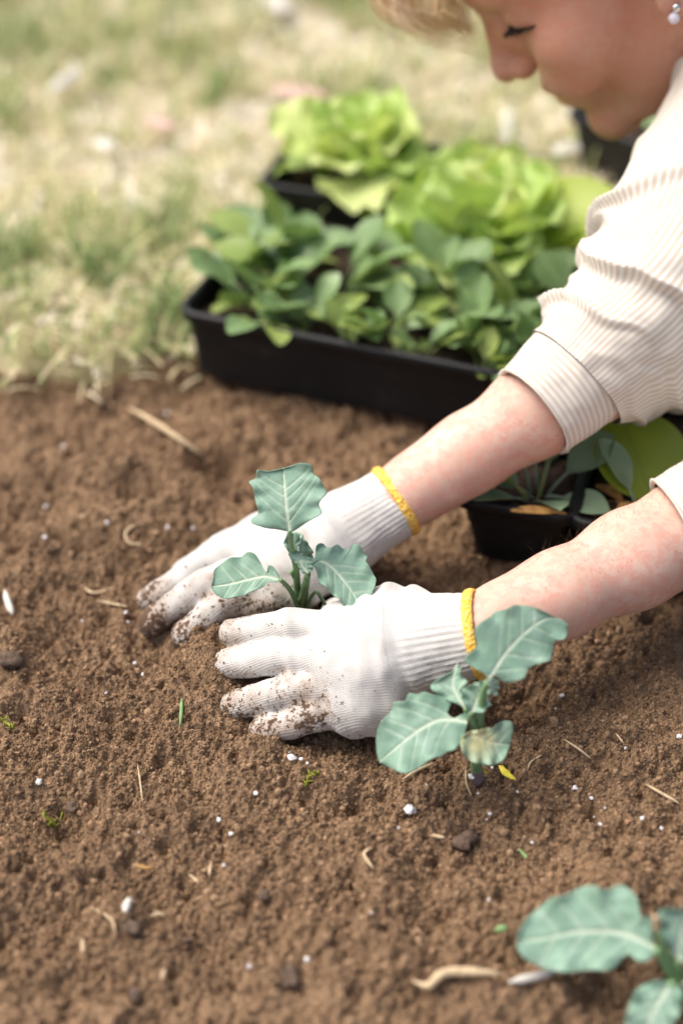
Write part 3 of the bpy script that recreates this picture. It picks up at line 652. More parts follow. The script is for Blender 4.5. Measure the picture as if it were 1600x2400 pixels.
# seedling between the gloves
c3 = lambda x, y: (320+x/2.306, 1040+y/2.306)
b1 = at(703, 1432, 0); b1[2] = soil_z(b1[0], b1[1])-.006; b1 = at(703, 1440, b1[2]+.004)
k1 = empty("kale_seedling", b1, "blue-green kale seedling held upright between the two gloved hands", "seedling", "kale seedlings in the bed")
def up3(px, py, dy): # a point over the plant's base line: same vertical slab, shifted dy towards the camera
    n = np.array([0, math.cos(.40), math.sin(.40)]); return onplane(px, py, b1+np.array([0, -dy, 0]), n)
crown = up3(*c3(888, 860), 0.0)
PA = up3(*c3(825, 470), -.002); PB = up3(*c3(775, 735), .010); PC = up3(*c3(905, 650), .008); PD = up3(*c3(835, 690), .002)
kale_leaf(k1, "leaf", [(825, 475), (760, 462), (690, 455), (625, 432), (622, 405), (656, 372), (640, 300), (628, 235), (606, 205), (645, 180), (652, 142), (700, 148), (740, 142), (790, 132)],
          [(825, 475), (812, 380), (802, 280), (796, 200), (790, 132)], [(825, 475), (850, 470), (905, 435), (960, 405), (1002, 375), (985, 330), (1010, 290), (1027, 258), (1005, 222), (985, 185), (952, 158), (945, 116), (890, 104), (840, 118), (790, 132)],
          PA, (.02, -.72, .69), c3, cup=.10, ruff=.0016, bow=.10, seed=1)
kale_leaf(k1, "leaf", [(775, 735), (740, 752), (704, 750), (690, 766), (640, 792), (560, 822), (480, 832), (430, 812), (404, 785), (400, 762)],
          [(775, 735), (690, 715), (600, 730), (500, 752), (400, 762)], [(775, 735), (758, 692), (735, 664), (712, 662), (708, 690), (692, 684), (668, 640), (638, 596), (600, 588), (560, 610), (500, 620), (450, 645), (416, 682), (412, 720), (400, 762)],
          PB, (-.10, -.55, .83), c3, cup=.15, ruff=.0014, bow=.12, seed=2)
kale_leaf(k1, "leaf", [(925, 700), (895, 690), (868, 655), (832, 618), (828, 588), (860, 590), (915, 640), (945, 640), (1000, 760), (1060, 805), (1090, 830), (1140, 872), (1190, 882), (1222, 880)],
          [(925, 700), (940, 660), (985, 630), (1040, 652), (1100, 712), (1170, 798), (1222, 880)], [(925, 700), (940, 640), (968, 600), (972, 552), (1010, 536), (1045, 568), (1080, 553), (1110, 562), (1158, 562), (1176, 537), (1228, 578), (1248, 602), (1238, 642), (1282, 690), (1294, 742), (1272, 810), (1250, 860), (1222, 880)],
          PC, (.10, -.30, .95), c3, cup=.22, ruff=.002, bow=.18, seed=3)
kale_leaf(k1, "leaf", [(925, 700), (890, 690), (868, 655), (832, 618), (828, 588), (845, 575), (880, 585), (930, 620)], [(925, 700), (905, 670), (885, 640), (930, 620)], [(925, 700), (950, 690), (960, 660), (955, 640), (930, 620)], PC+np.array([0, -.004, 0]), (-.25, -.60, .75), c3, cup=.2, ruff=.0015, nveins=2, n=30, m=10, seed=9)
kale_leaf(k1, "leaf", [(868, 690), (838, 640), (822, 590), (796, 548), (800, 512), (815, 482), (850, 478)], [(868, 690), (856, 620), (848, 550), (850, 478)], [(868, 690), (905, 645), (948, 622), (938, 572), (906, 522), (888, 486), (850, 478)], PD, (.15, -.8, .58), c3, cup=.5, ruff=.003, nveins=4, n=40, m=12, seed=4)
kale_leaf(k1, "leaf", [(885, 680), (880, 620), (868, 570), (880, 520), (895, 500)], [(885, 680), (893, 600), (895, 500)], [(885, 680), (925, 640), (950, 605), (938, 560), (895, 500)], PD+np.array([.0, -.006, 0]), (.3, -.85, .4), c3, cup=.6, ruff=.003, nveins=3, n=30, m=10, seed=5)
stalk(k1, [b1, up3(*c3(884, 880), 0), up3(*c3(868, 780), 0), up3(*c3(862, 680), .001), up3(*c3(838, 560), 0), PA], [.0034, .0032, .0026, .0022, .0018, .0013], name="stem")
stalk(k1, [b1, up3(*c3(890, 870), .002), up3(*c3(908, 790), .004), up3(*c3(925, 700), .008)], [.0034, .0036, .0030, .0020])
stalk(k1, [up3(*c3(872, 890), .004), up3(*c3(842, 812), .007), up3(*c3(808, 765), .009), PB], [.0018, .0018, .0016, .0014])
stalk(k1, [up3(*c3(916, 900), .004), up3(*c3(940, 835), .006), up3(*c3(970, 800), .007), up3(*c3(1000, 838), .008), up3(*c3(1036, 895), .009)], [.0013, .0014, .0012, .0012, .0010])
stalk(k1, [crown+np.array([0, 0, .0]), up3(*c3(870, 760), -.002), PD], [.0026, .002, .0013])

# seedling in front of the near wrist
c5 = lambda x, y: (840+x/2.904, 1380+y/2.904)
b2 = at(*c5(808, 1290), 0); b2[2] = soil_z(b2[0], b2[1])-.004; b2 = at(*c5(808, 1290), b2[2])
k2 = empty("kale_seedling", b2, "blue-green kale seedling in front of the near yellow glove cuff", "seedling", "kale seedlings in the bed")
def up5(x, y, dy): return onplane(*c5(x, y), b2+np.array([0, -dy, 0]), np.array([0, 1.0, 0]))
PE = up5(880, 625, 0); PF = up5(740, 870, .004); PG = up5(725, 815, 0); PH = up5(765, 845, .004); PJ = up5(712, 1005, .012)
kale_leaf(k2, "leaf", [(880, 628), (850, 575), (790, 545), (722, 492), (738, 450), (800, 405), (812, 370), (790, 302), (802, 250), (850, 215), (900, 185), (932, 150), (1000, 140), (1060, 110), (1180, 120), (1250, 150), (1340, 185), (1405, 202), (1446, 242)],
          [(880, 628), (990, 452), (1140, 292), (1260, 210), (1446, 242)][:4]+[(1350, 200), (1446, 242)], [(880, 628), (920, 586), (950, 602), (1000, 632), (1060, 632), (1120, 610), (1150, 560), (1180, 530), (1250, 505), (1305, 488), (1330, 430), (1340, 365), (1350, 348), (1400, 345), (1432, 308), (1446, 242)],
          PE, (.10, -.66, .74), c5, cup=.10, ruff=.0018, bow=.14, seed=11)
kale_leaf(k2, "leaf", [(740, 905), (715, 1000), (690, 1050), (652, 1100), (600, 1112), (560, 1140), (490, 1165), (430, 1210), (340, 1255), (280, 1250), (205, 1215), (150, 1190), (130, 1175)],
          [(740, 905), (600, 888), (520, 900), (400, 965), (250, 1080), (130, 1175)], [(740, 905), (735, 850), (690, 860), (650, 880), (606, 852), (604, 800), (632, 775), (615, 730), (560, 715), (510, 722), (440, 704), (400, 718), (340, 710), (318, 768), (236, 770), (225, 820), (150, 910), (115, 1000), (112, 1100), (130, 1175)],
          PF, (-.16, -.62, .77), c5, cup=.16, ruff=.0022, bow=.16, seed=12)
kale_leaf(k2, "leaf", [(725, 815), (680, 790), (630, 768), (540, 722), (490, 662), (560, 610), (625, 575), (655, 530), (670, 505)], [(725, 815), (680, 740), (640, 650), (670, 505)], [(725, 815), (718, 760), (700, 690), (742, 642), (720, 610), (686, 570), (698, 542), (670, 505)],
          PG, (-.2, -.6, .77), c5, cup=.3, ruff=.0022, nveins=3, n=44, m=14, seed=13)
kale_leaf(k2, "leaf", [(765, 848), (728, 810), (702, 745), (702, 690), (742, 662), (800, 640), (850, 628)], [(765, 848), (800, 765), (835, 690), (850, 628)], [(765, 848), (840, 840), (890, 792), (880, 740), (902, 690), (890, 642), (850, 628)],
          PH, (.1, -.72, .69), c5, cup=.35, ruff=.002, nveins=4, n=44, m=14, seed=14)
kale_leaf(k2, "leaf", [(895, 600), (880, 650), (890, 690), (918, 726)], [(895, 600), (908, 660), (918, 726)], [(895, 600), (930, 610), (946, 655), (940, 700), (918, 726)], PE+np.array([0, -.002, 0]), (.5, -.8, .3), c5, cup=.3, nveins=2, n=24, m=8, seed=15)
kale_leaf(k2, "leaf", [(702, 1005), (690, 1060), (710, 1130), (770, 1180), (850, 1196), (930, 1200), (980, 1170), (1020, 1105), (1042, 1065)], [(702, 1005), (800, 1005), (900, 1045), (1042, 1065)], [(702, 1005), (760, 970), (830, 962), (880, 945), (915, 952), (930, 930), (1000, 900), (1040, 912), (1056, 960), (1042, 1020), (1042, 1065)],
          PJ, (.12, -.70, .70), c5, cup=.25, ruff=.002, bow=.2, nveins=4, spot=(800, 1025, .010), n=54, m=16, seed=16, label="lower leaf with a pale yellow scorched patch")
stalk(k2, [b2, up5(802, 1200, 0), up5(808, 1080, 0), up5(822, 950, 0), up5(828, 850, 0), up5(850, 700, 0), PE], [.0038, .0036, .0032, .0030, .0027, .0022, .0016], name="stem")
stalk(k2, [b2+np.array([0, 0, -.004]), b2+np.array([0, 0, .004]), up5(804, 1235, .0), up5(801, 1190, 0)], [.0036, .0041, .0038, .0026], 'stembase', "stem_base")
stalk(k2, [up5(812, 1040, .001), up5(790, 960, .002), up5(768, 880, .003), PH], [.0022, .0022, .002, .0016])
stalk(k2, [up5(810, 1000, .002), up5(780, 920, .003), PF], [.0022, .002, .0018])
stalk(k2, [up5(805, 1120, .004), up5(760, 1060, .008), PJ], [.002, .0018, .0016])
stalk(k2, [up5(800, 1000, 0), up5(760, 900, 0), PG], [.002, .0018, .0014])

# seedling at the lower right corner
c7 = lambda x, y: (1100+x/3.136, 2000+y/3.136)
b3 = at(1592, 2330, -.006); k3 = empty("kale_seedling", b3, "large-leaved kale seedling cut off by the lower right corner", "seedling", "kale seedlings in the bed")
def up7(x, y, dy): return onplane(*c7(x, y), b3+np.array([0, -dy, 0]), np.array([0, 1.0, 0]))
PK = up7(1370, 705, .0); PL = up7(1480, 960, .012); PM = up7(1530, 790, .0)
kale_leaf(k3, "leaf", [(1370, 705), (1352, 760), (1280, 795), (1212, 782), (1180, 742), (1125, 780), (1040, 860), (900, 862), (760, 880), (600, 862), (500, 832), (400, 772), (352, 705), (348, 655)],
          [(1370, 705), (1200, 615), (1050, 582), (800, 580), (600, 620), (348, 655)], [(1370, 705), (1345, 600), (1322, 465), (1262, 482), (1242, 420), (1222, 322), (1152, 252), (1090, 236), (1030, 265), (960, 266), (900, 236), (800, 260), (700, 310), (600, 332), (540, 380), (420, 480), (370, 560), (348, 655)],
          PK, (-.12, -.58, .80), c7, cup=.12, ruff=.0025, bow=.10, seed=21)
kale_leaf(k3, "leaf", [(1480, 955), (1400, 932), (1300, 962), (1205, 1030), (1172, 1130), (1142, 1220), (1160, 1330), (1200, 1420), (1270, 1460)], [(1480, 955), (1410, 1070), (1335, 1210), (1270, 1460)], [(1480, 955), (1545, 1000), (1562, 1100), (1512, 1250), (1450, 1380), (1270, 1460)],
          PL, (-.1, -.62, .78), c7, cup=.2, ruff=.0025, bow=.2, n=60, m=18, seed=22)
kale_leaf(k3, "leaf", [(1530, 790), (1460, 690), (1400, 620), (1388, 520), (1392, 430), (1445, 392), (1540, 400), (1640, 380)], [(1530, 790), (1545, 650), (1580, 520), (1640, 380)], [(1530, 790), (1640, 760), (1740, 660), (1760, 520), (1720, 420), (1640, 380)],
          PM, (.1, -.75, .65), c7, cup=.35, ruff=.003, n=50, m=16, seed=23)
kale_leaf(k3, "leaf", [(1560, 960), (1620, 1020), (1720, 1060), (1860, 1040)], [(1560, 960), (1700, 950), (1860, 1040)], [(1560, 960), (1640, 860), (1780, 880), (1860, 1040)], PL, (.3, -.6, .74), c7, cup=.3, ruff=.003, n=40, m=14, seed=24)
stalk(k3, [b3, up7(1540, 980, .002), up7(1470, 880, .001), PK], [.004, .0036, .0028, .002])
stalk(k3, [b3, up7(1545, 930, 0), PM], [.004, .0038, .002], name="stem")
stalk(k3, [up7(1540, 1000, .006), PL], [.003, .002]); stalk(k3, [up7(1372, 560, -.004), up7(1365, 470, -.004)], [.002, .0015], 'straw', "pale_stalk")
stalk(k3, [up7(1372, 560, -.004), up7(1420, 680, -.002), up7(1520, 860, 0)], [.0018, .002, .002])

# ------------------------------------------------------------------ person: joints
ARM_RW = at(925, 1176, .066); ARM_RE = dp(1500, 800, 1.005); ARM_RS = dp(1830, 190, 1.10)
ARM_LW = at(1115, 1488, .072); ARM_LE = dp(1720, 1195, .985); ARM_LS = np.array([.50, -.055, .245])
HS = 1.16
_a = math.radians(45.5); HF = unit((-math.cos(_a), .021, -math.sin(_a))); _u = np.array([-math.sin(_a), .012, math.cos(_a)]); HU = unit(_u-HF*np.dot(_u, HF)); HL = np.cross(HU, HF)
HM = np.stack([HF, HL, HU], 1)
HC = dp(1172, 198, 1.145)-HM@(np.array([.130, 0, -.018])*HS)
def H(f, l, u): return HC+HM@(np.array([f, l, u])*HS)
person = empty("person", (.62, .25, 0.0), "person in a cream striped shirt and white gloves bending down to plant a seedling", "person")

def limb_axis(A, B, t): return A+(B-A)*t
def make_body():
    V_ = .0027; f = Field((.0, -.30, -.02), (.80, .42, .56), V_)
    k = .014
    E = lambda c, r, kk=k, carve=False: f.ell(H(*c), np.array(r)*HS, HM, kk, carve)
    Cp = lambda a, b, ra, rb, kk=k, carve=False: f.cap(H(*a), H(*b), ra*HS, rb*HS, kk, carve)
    E((-.018, 0, .052), (.095, .074, .086), .02); E((.050, 0, .062), (.046, .058, .046), .03); E((.045, 0, -.005), (.050, .060, .072), .03)
    E((.040, 0, -.062), (.042, .044, .034), .025)
    E((.085, 0, -.088), (.0205, .024, .0190), .018)
    for s in (-1, 1):
        Cp((-.005, s*.056, -.040), (.060, s*.022, -.086), .016, .012, .025)
        E((.066, s*.041, -.012), (.027, .024, .026), .016); E((.079, s*.034, -.031), (.0235, .0200, .0225), .010)
        Cp((.082, s*.038, .044), (.094, s*.008, .042), .010, .011, .02)
        E((-.010, s*.074, .000), (.020, .007, .031), .008); E((.004, s*.073, -.027), (.010, .006, .011), .006)
    E((.081, 0, -.052), (.0255, .029, .024), .012)
    for s in (-1, 1):
        E((.096, s*.030, .021), (.014, .017, .0090), .012, True); E((.0765, s*.032, .021), (.0150, .0165, .0135), .006)
    Cp((.094, 0, .034), (.116, 0, -.008), .0085, .0096, .012); E((.1185, 0, -.0125), (.0100, .0108, .0098), .008)
    for s in (-1, 1): E((.086, s*.013, .006), (.020, .014, .026), None or .010)
    for s in (-1, 1):
        E((.107, s*.0125, -.0165), (.0095, .0072, .0080), .006); E((.112, s*.0075, -.0250), (.0060, .0040, .0055), .003, True)
    for s in (-1, 1): Cp((.098, s*.033, -.052), (.084, s*.036, -.080), .0035, .003, .008, True); Cp((.106, s*.021, -.024), (.103, s*.031, -.050), .0036, .0034, .005, True); Cp((.082, s*.052, .022), (.072, s*.060, .016), .0018, .0018, .003, True)
    Cp((.092, -.020, -.048), (.092, .020, -.048), .003, .003, .004, True)
    Cp((.098, -.014, -.0435), (.104, 0, -.042), .0055, .0065, .006); Cp((.098, .014, -.0435), (.104, 0, -.042), .0055, .0065, .006)
    Cp((.096, -.013, -.0550), (.101, 0, -.056), .0060, .0070, .006); Cp((.096, .013, -.0550), (.101, 0, -.056), .0060, .0070, .006)
    nb = np.array([.43, .105, .285]); f.cap(H(-.025, 0, -.03), nb, .052, .058, .04); f.cap(H(-.045, 0, -.02), nb+np.array([.03, .02, .03]), .045, .06, .03)
    f.cap(ARM_RS, ARM_LS, .055, .055, .05); f.ell((.52, .12, .22), (.12, .15, .10), None, .05); f.cap((.50, .10, .22), (.72, .30, .20), .12, .13, .05)
    for W, E_, S, rw, G_ in ((ARM_RW, ARM_RE, ARM_RS, .0222, at(790, 1262, .048)), (ARM_LW, ARM_LE, ARM_LS, .0222, at(935, 1518, .056))):
        ax = E_-W; inn = W+unit(G_-W)*.035
        pts = [inn, W, limb_axis(W, E_, .13), limb_axis(W, E_, .3), limb_axis(W, E_, .58), limb_axis(W, E_, .82), E_]; rs = [.015, rw*.86, rw*.99, rw*1.14, rw*1.36, rw*1.46, rw*1.25]
        f.path(pts, rs, .02)
        # ulna side tendon and muscle belly
        dn = unit(np.cross(ax, np.array([0, .6, .8]))); n2 = np.array([0, 0, -1.])
        if rw and W is ARM_RW: f.cap(limb_axis(W, E_, .18)+n2*.008, limb_axis(W, E_, .55)+n2*.010, .0125, .020, .012)
        f.path([E_, S], [rw*1.2, .036], .03)
    for a_, b_, o_ in ((.06, .46, (0, -.55, -.62)), (.05, .40, (0, -.80, -.25))):
        o_ = unit(o_); f.path([limb_axis(ARM_RW, ARM_RE, a_)+o_*.0165, limb_axis(ARM_RW, ARM_RE, (a_+b_)/2)+o_*.0215, limb_axis(ARM_RW, ARM_RE, b_)+o_*.0225], [.0052, .0058, .0040], .006)
    o_ = unit((0, -.75, -.45)); f.path([limb_axis(ARM_LW, ARM_LE, .10)+o_*.0170, limb_axis(ARM_LW, ARM_LE, .42)+o_*.0215], [.0052, .0048], .007)
    V, Fq = f.mesh(1)
    red = np.zeros(len(V))
    for c, r, a in (((.078, .040, -.018), .024, 1.0), ((.060, .056, -.005), .020, .7), ((.126, 0, -.016), .017, 1.0), ((.085, .0, -.085), .02, .5), ((.03, .06, -.03), .03, .4)):
        red = np.maximum(red, a*np.exp(-(np.linalg.norm(V-H(*c), axis=1)/(r*HS))**2))
    arm = np.exp(-((V[:, 2]-.09)/.06)**2)*.06; head = np.clip(1.15-np.linalg.norm(V-H(.05, 0, -.02), axis=1)/.17, 0, 1)**.5*.95; red = np.clip(np.maximum(red, head)*(1+.35*vnoise(V, 45, 5))+arm*(1+vnoise(V, 60, 2)), 0, 1)
    return obj_world("body", V, Fq, MAT['skin'], person, True, {"red": red})
body = make_body()

# ---- lips, lashes, brows
def strands(name, curves, r0, mat, parent, seg=4, tones=None):
    parts, T = [], []
    for i, c in enumerate(curves):
        n = len(c); rr = r0*np.minimum(1, 1.15-np.linspace(0, 1, n)**2); v, q = tube(c, np.maximum(rr, r0*.12), seg, False); parts.append((v, q)); T.append(np.full(len(v), tones[i] if tones is not None else .5))
    V, Fq = merge(parts); return obj_world(name, V, Fq, mat, parent, True, {"tone": np.concatenate(T)})
ls = []
for i in range(46):
    t = i/45; l = .018+.030*t; f0 = .0915-.010*(t-.35)**2*4-.004*t; u0 = .0160+.003*math.sin(t*3.1)
    a = H(f0, l, u0); b = H(f0+.006, l+.003*t, u0-.003); cc = H(f0+.0105, l+.006*t+.001*rgp.uniform(-1, 1), u0-.0035+.001*rgp.uniform(-1, 1)); ls.append(spline([a, b, cc], 6))
strands("eyelash", ls, .00055, MAT['lash'], person)
V, Fq = tube(spline([H(.0915-.010*((i/9)-.35)**2*4-.003*(i/9), .016+.033*i/9, .0160+.003*math.sin(i/9*3.1)) for i in range(10)], 20), [.0012]*20, 6); obj_world("eyelid_line", V, Fq, MAT['lash'], person)
V, Fq = tube(spline([H(.0935, -.017, -.0490), H(.1035, -.006, -.0485), H(.105, 0, -.0490), H(.1035, .006, -.0485), H(.0965, .024, -.0475)], 20), [.0012]+[.0032]*18+[.0014], 6); obj_world("mouth_line", V, Fq, MAT['lip'], person)

# ---- hair: scalp mass plus loose fringe
def make_hair():
    f = Field(H(0, 0, .05)-.17, H(0, 0, .05)+.17, .0035)
    f.ell(H(-.030, 0, .068), np.array((.100, .084, .088))*HS, HM, .02); f.ell(H(-.075, 0, .02), np.array((.055, .070, .07))*HS, HM, .03)
    f.ell(H(.085, 0, .03), np.array((.055, .10, .075))*HS, HM, .012, True); f.ell(H(.02, .085, -.02), np.array((.05, .03, .05))*HS, HM, .01, True); f.ell(H(.02, -.085, -.02), np.array((.05, .03, .05))*HS, HM, .01, True)
    V, Fq = f.mesh(1); L = (V-HC)@HM; ang = np.arctan2(L[:, 1], L[:, 2]-.04)
    V = V+unit(HU)*(.0025*np.sin(ang*55+8*vnoise(V, 20, 2)))[:, None]
    h = obj_world("hair", V, Fq, MAT['hair'], person, True, {"tone": np.clip(.4+.4*np.sin(ang*55+8*vnoise(V, 20, 2)), 0, 1)})
    cs, tn = [], []
    rg = random.Random(4)
    def g(s): return rg.gauss(0, s*1.25)
    for i in range(120):
        q = rg.random(); w = rg.random()
        root = H(.055+g(.01), .055-.085*w, .100+g(.008))
        p1 = dp(1010+g(22)-60*q, -150+g(25), 1.07+.05*w+g(.006)); p2 = dp(925-45*q+g(14)+70*(1-q)*w, -30+g(16), 1.09+.05*w+g(.006))
        p3 = dp(960-25*q+g(14)+60*(1-q), 45+g(13)-20*(1-q), 1.10+.04*w+g(.006)); p4 = dp(1075+g(26), 82+g(12)-25*(1-q), 1.115+.03*w+g(.006))
        cs.append(spline([root, p1, p2, p3, p4], 20)); tn.append(rg.random())
    for i in range(70):
        w = rg.random(); root = H(.060+g(.008), .06-.06*w, .098+g(.006)); p2 = dp(1040+g(22), -60+g(20), 1.08+g(.01)); p3 = dp(1055+g(22), 20+g(18), 1.10+g(.008)); p4 = dp(1105+g(16), 85+g(14), 1.12+g(.006))
        cs.append(spline([root, p2, p3, p4], 16)); tn.append(rg.random())
    for i in range(16):
        p2 = dp(930+g(12), 0+g(15), 1.09); p3 = dp(985+g(15), 75+g(9), 1.10); p4 = dp(1130+g(25), 118+g(16), 1.12); cs.append(spline([H(.05, .03, .10), dp(960, -140, 1.08), p2, p3, p4], 20)); tn.append(.9)
    sc_, st_ = [], []
    for i in range(620):
        a0 = rg.uniform(-1.45, 1.45); t0 = rg.uniform(.0, .5); P_ = []
        for j in range(9):
            th = (t0+j/8*.62)*math.pi*.98; c_ = np.array((-.030, 0, .068)); lat = math.sin(a0+.05*math.sin(j+i))
            e_ = np.array([-math.cos(th)*.1025*math.cos(a0*.55), lat*.0862, math.sin(th)*.0900*math.cos(a0*.9)+.002]); e_ = e_/np.linalg.norm(e_/np.array((.100, .084, .088)))*1.015; P_.append(H(*(c_+e_)))
        sc_.append(spline(P_, 12)); st_.append(rg.random())
    strands("hair_strands", sc_, .0011, MAT['hair'], h, 4, st_)
    strands("fringe", cs, .00045, MAT['hair'], h, 4, tn)
make_hair()
# ---- earring
er = []
for (f_, l_, u_, r, m, nm) in ((.004, .081, -.032, .0038, 'pearl', "earring"),):
    pass
def ball(P, r, n=10):
    th = np.linspace(0, math.pi, n); ph = np.linspace(0, 2*math.pi, 2*n, endpoint=False); T, Q = np.meshgrid(th, ph, indexing='ij')
    V = np.stack([np.sin(T)*np.cos(Q), np.sin(T)*np.sin(Q), np.cos(T)], -1).reshape(-1, 3)*r+P; m = 2*n
    return V, [(i*m+k, i*m+(k+1) % m, (i+1)*m+(k+1) % m, (i+1)*m+k) for i in range(n-1) for k in range(m)]
for s in (1, -1):
    ep = H(.004, s*.080, -.030)
    V, Fq = ball(ep, .0036); eo = obj_world("earring", V, Fq, MAT['silver'], person)
    V, Fq = ball(ep+np.array([-.0008*s, -.001*s, -.0072]), .0042); obj_world("bead", V, Fq, MAT['pearl'], eo)
    V, Fq = ball(H(-.004, s*.080, -.016), .0032); obj_world("ear_stud", V, Fq, MAT['pearl'], person)

# ---- gloves
def glove(Wr, CE, mcp, pip, tips, thumb, extra, rad, dirt_pts, seed, nrm, wr_r=.030, ce_r=.0262):
    pts = np.vstack([Wr, CE]+mcp+pip+tips+thumb); f = Field(pts.min(0)-.045, pts.max(0)+.045, .00125)
    ax = unit(CE-Wr); nrm = unit(np.array(nrm)-ax*np.dot(nrm, ax)); sd = np.cross(ax, nrm)
    for i, m in enumerate(mcp): f.cap(Wr, m, .0195, rad[i]*1.12, .022)
    for i in range(len(mcp)-1): f.cap(mcp[i]+(Wr-mcp[i])*.18, mcp[i+1]+(Wr-mcp[i+1])*.18, rad[i]*1.06, rad[i+1]*1.06, .012)
    for a, b, ra, rb in extra: f.cap(a, b, ra, rb, .016)
    # cuff: flattened tube
    g = Field(f.lo, f.lo+(f.n-1)*f.v, f.v)
    M = np.stack([ax, sd, nrm], 1); sl, P = f.win(f.lo, f.lo+f.n*f.v, 0); q = (P-Wr)@M; Lc = np.linalg.norm(CE-Wr)
    t = np.clip(q[..., 0]/Lc, -.35, 1.0); phi = np.arctan2(q[..., 2]/.92, q[..., 1])
    rr = wr_r+(ce_r-wr_r)*np.clip(t, 0, 1)+.0022*np.exp(-((t-.12)/.10)**2)
    rad_ = np.sqrt(q[..., 1]**2+(q[..., 2]/.92)**2)
    rib = .00062*np.sin(phi*44)*np.clip((t-.05)/.15, 0, 1)
    d = np.maximum(rad_-rr-rib, np.maximum(q[..., 0]-Lc, -q[..., 0]-.30*Lc)); f.comb(sl, d.astype(np.float32), .010)
    for i in range(len(mcp)):
        f.path([mcp[i], pip[i], tips[i]], [rad[i]*1.04, rad[i], rad[i]*.88], .0028, .0042)
    f.path(thumb, [.017, .0145, .0125, .0115][:len(thumb)], .008, .014)
    del q, rad_, rr
    n3 = (.0010*vnoise(P, 55, seed)+.0006*vnoise(P, 130, seed+1)).astype(np.float32); f.f[sl] += n3
    qa_ = (P-Wr)@M; st_ = np.stack([qa_[..., 0]*150, qa_[..., 1]*34, qa_[..., 2]*34], -1)
    fold = vnoise(st_, 1.0, seed+4); tl = qa_[..., 0]
    f.f[sl] -= (.0017*np.maximum(fold, -.25)*(np.exp(-((tl+.062)/.022)**2)*.9+np.exp(-((tl+.012)/.016)**2)+.30)).astype(np.float32); del qa_, st_, fold
    # soft fold rings where palm meets cuff
    qx = (P-Wr)@ax; f.f[sl] -= (.0020*np.exp(-((qx+.004)/.0045)**2)-.0026*np.exp(-((qx-.0065)/.004)**2)).astype(np.float32)
    V, Fq = f.mesh(1)
    q = (V-Wr)@M; cuff = np.clip((q[:, 0]+.002)/.012, 0, 1); phi = np.arctan2(q[:, 2], q[:, 1])
    across = np.where(q[:, 0] > 0, phi*.03, q[:, 1]+.3*q[:, 2])
    dirt = np.zeros(len(V))
    for c, r, a in dirt_pts: dirt = np.maximum(dirt, a*np.exp(-(np.linalg.norm(V-c, axis=1)/r)**2))
    hz = V[:, 2]-macro(V[:, 0], V[:, 1]); dirt = np.clip(np.maximum(dirt, .62*np.exp(-np.maximum(hz, 0)/.006)), 0, 1)*np.clip(1-q[:, 0]/.03, .12, 1)
    return V, Fq, {"across": across, "along": q[:, 0], "dirt": dirt, "cuff": cuff}, M
def finish_glove(name_, V, Fq, at_, CE, M, ce_r, label):
    g = obj_world("glove", V, Fq, MAT['glove'], person, True, at_); g["label"] = label
    a = np.linspace(0, 2*math.pi, 65)[:-1]; C = CE+M[:, 0]*.0008; ce_r = ce_r+.0006
    P = np.array([C+M[:, 1]*math.cos(t)*ce_r+M[:, 2]*math.sin(t)*ce_r*.92 for t in a]); parts = []; seg = 8; Vb = []
    for i, t in enumerate(a):
        rd = unit(M[:, 1]*math.cos(t)+M[:, 2]*math.sin(t))
        for k in range(seg):
            w = 2*math.pi*k/seg; rj = 1+.10*math.sin(i*2.1+k)
            Vb.append(P[i]+(rd*math.cos(w)*.0021+M[:, 0]*math.sin(w)*.0038)*rj)
    n = len(a); Fb = [(i*seg+k, i*seg+(k+1) % seg, ((i+1) % n)*seg+(k+1) % seg, ((i+1) % n)*seg+k) for i in range(n) for k in range(seg)]
    b = obj_world("cuff_band", np.array(Vb), Fb, MAT['band'], g); b["label"] = "yellow overlocked edge of the glove cuff"
    # crumbs of soil clinging to the cloth
    nV = len(V); pr_ = at_["dirt"]**2.2+.002; idx = RNG.choice(nV, 1500, p=pr_/pr_.sum()); r = .00030*(3.0**(RNG.random(1500)**2.5)); Vc, Tc, tc = crumbs(V[idx], r, RNG.random(1500)*.6)
    cr = obj_world("clinging_soil", Vc, Tc, MAT['crumb'], g, False, {"tone": tc}); cr["kind"] = "stuff"
    return g
# near (left) hand
LWr = at(935, 1518, .056); LCE = ARM_LW.copy()
mcp = [at(800, 1474, .060), at(786, 1546, .051), at(796, 1610, .039), at(838, 1660, .027)]
tips = [at(545, 1484, .038), at(516, 1558, .022), at(552, 1652, .012), at(614, 1716, .009)]
pip = [(m*.52+t*.48)+np.array([0, -.002, .006]) for m, t in zip(mcp, tips)]
thumb = [at(945, 1440, .060), at(900, 1436, .050), at(845, 1436, .034), at(790, 1436, .020)]
extra = [(mcp[3], at(900, 1650, .026), .0165, .0185), (at(955, 1442, .062), at(900, 1442, .058), .0165, .0150), (mcp[0], at(900, 1467, .058), .0135, .018)]
ce_l = .0272
V, Fq, A_, M_ = glove(LWr, LCE, mcp, pip, tips, thumb, extra, [.0115, .0118, .0114, .0106], [(tips[0], .022, .70), (tips[1], .018, .80), (tips[2], .034, .78), (tips[3], .036, .80), (pip[2], .022, .74), (pip[3], .034, .80), (thumb[2], .022, .8), (at(860, 1432, .06), .018, .7), (at(620, 1470, .062), .012, .55)], 3, (0, -.62, .78), .0330, ce_l)
finish_glove("glove", V, Fq, A_, LCE, M_, ce_l, "near white knitted glove, fingers spread on the soil")
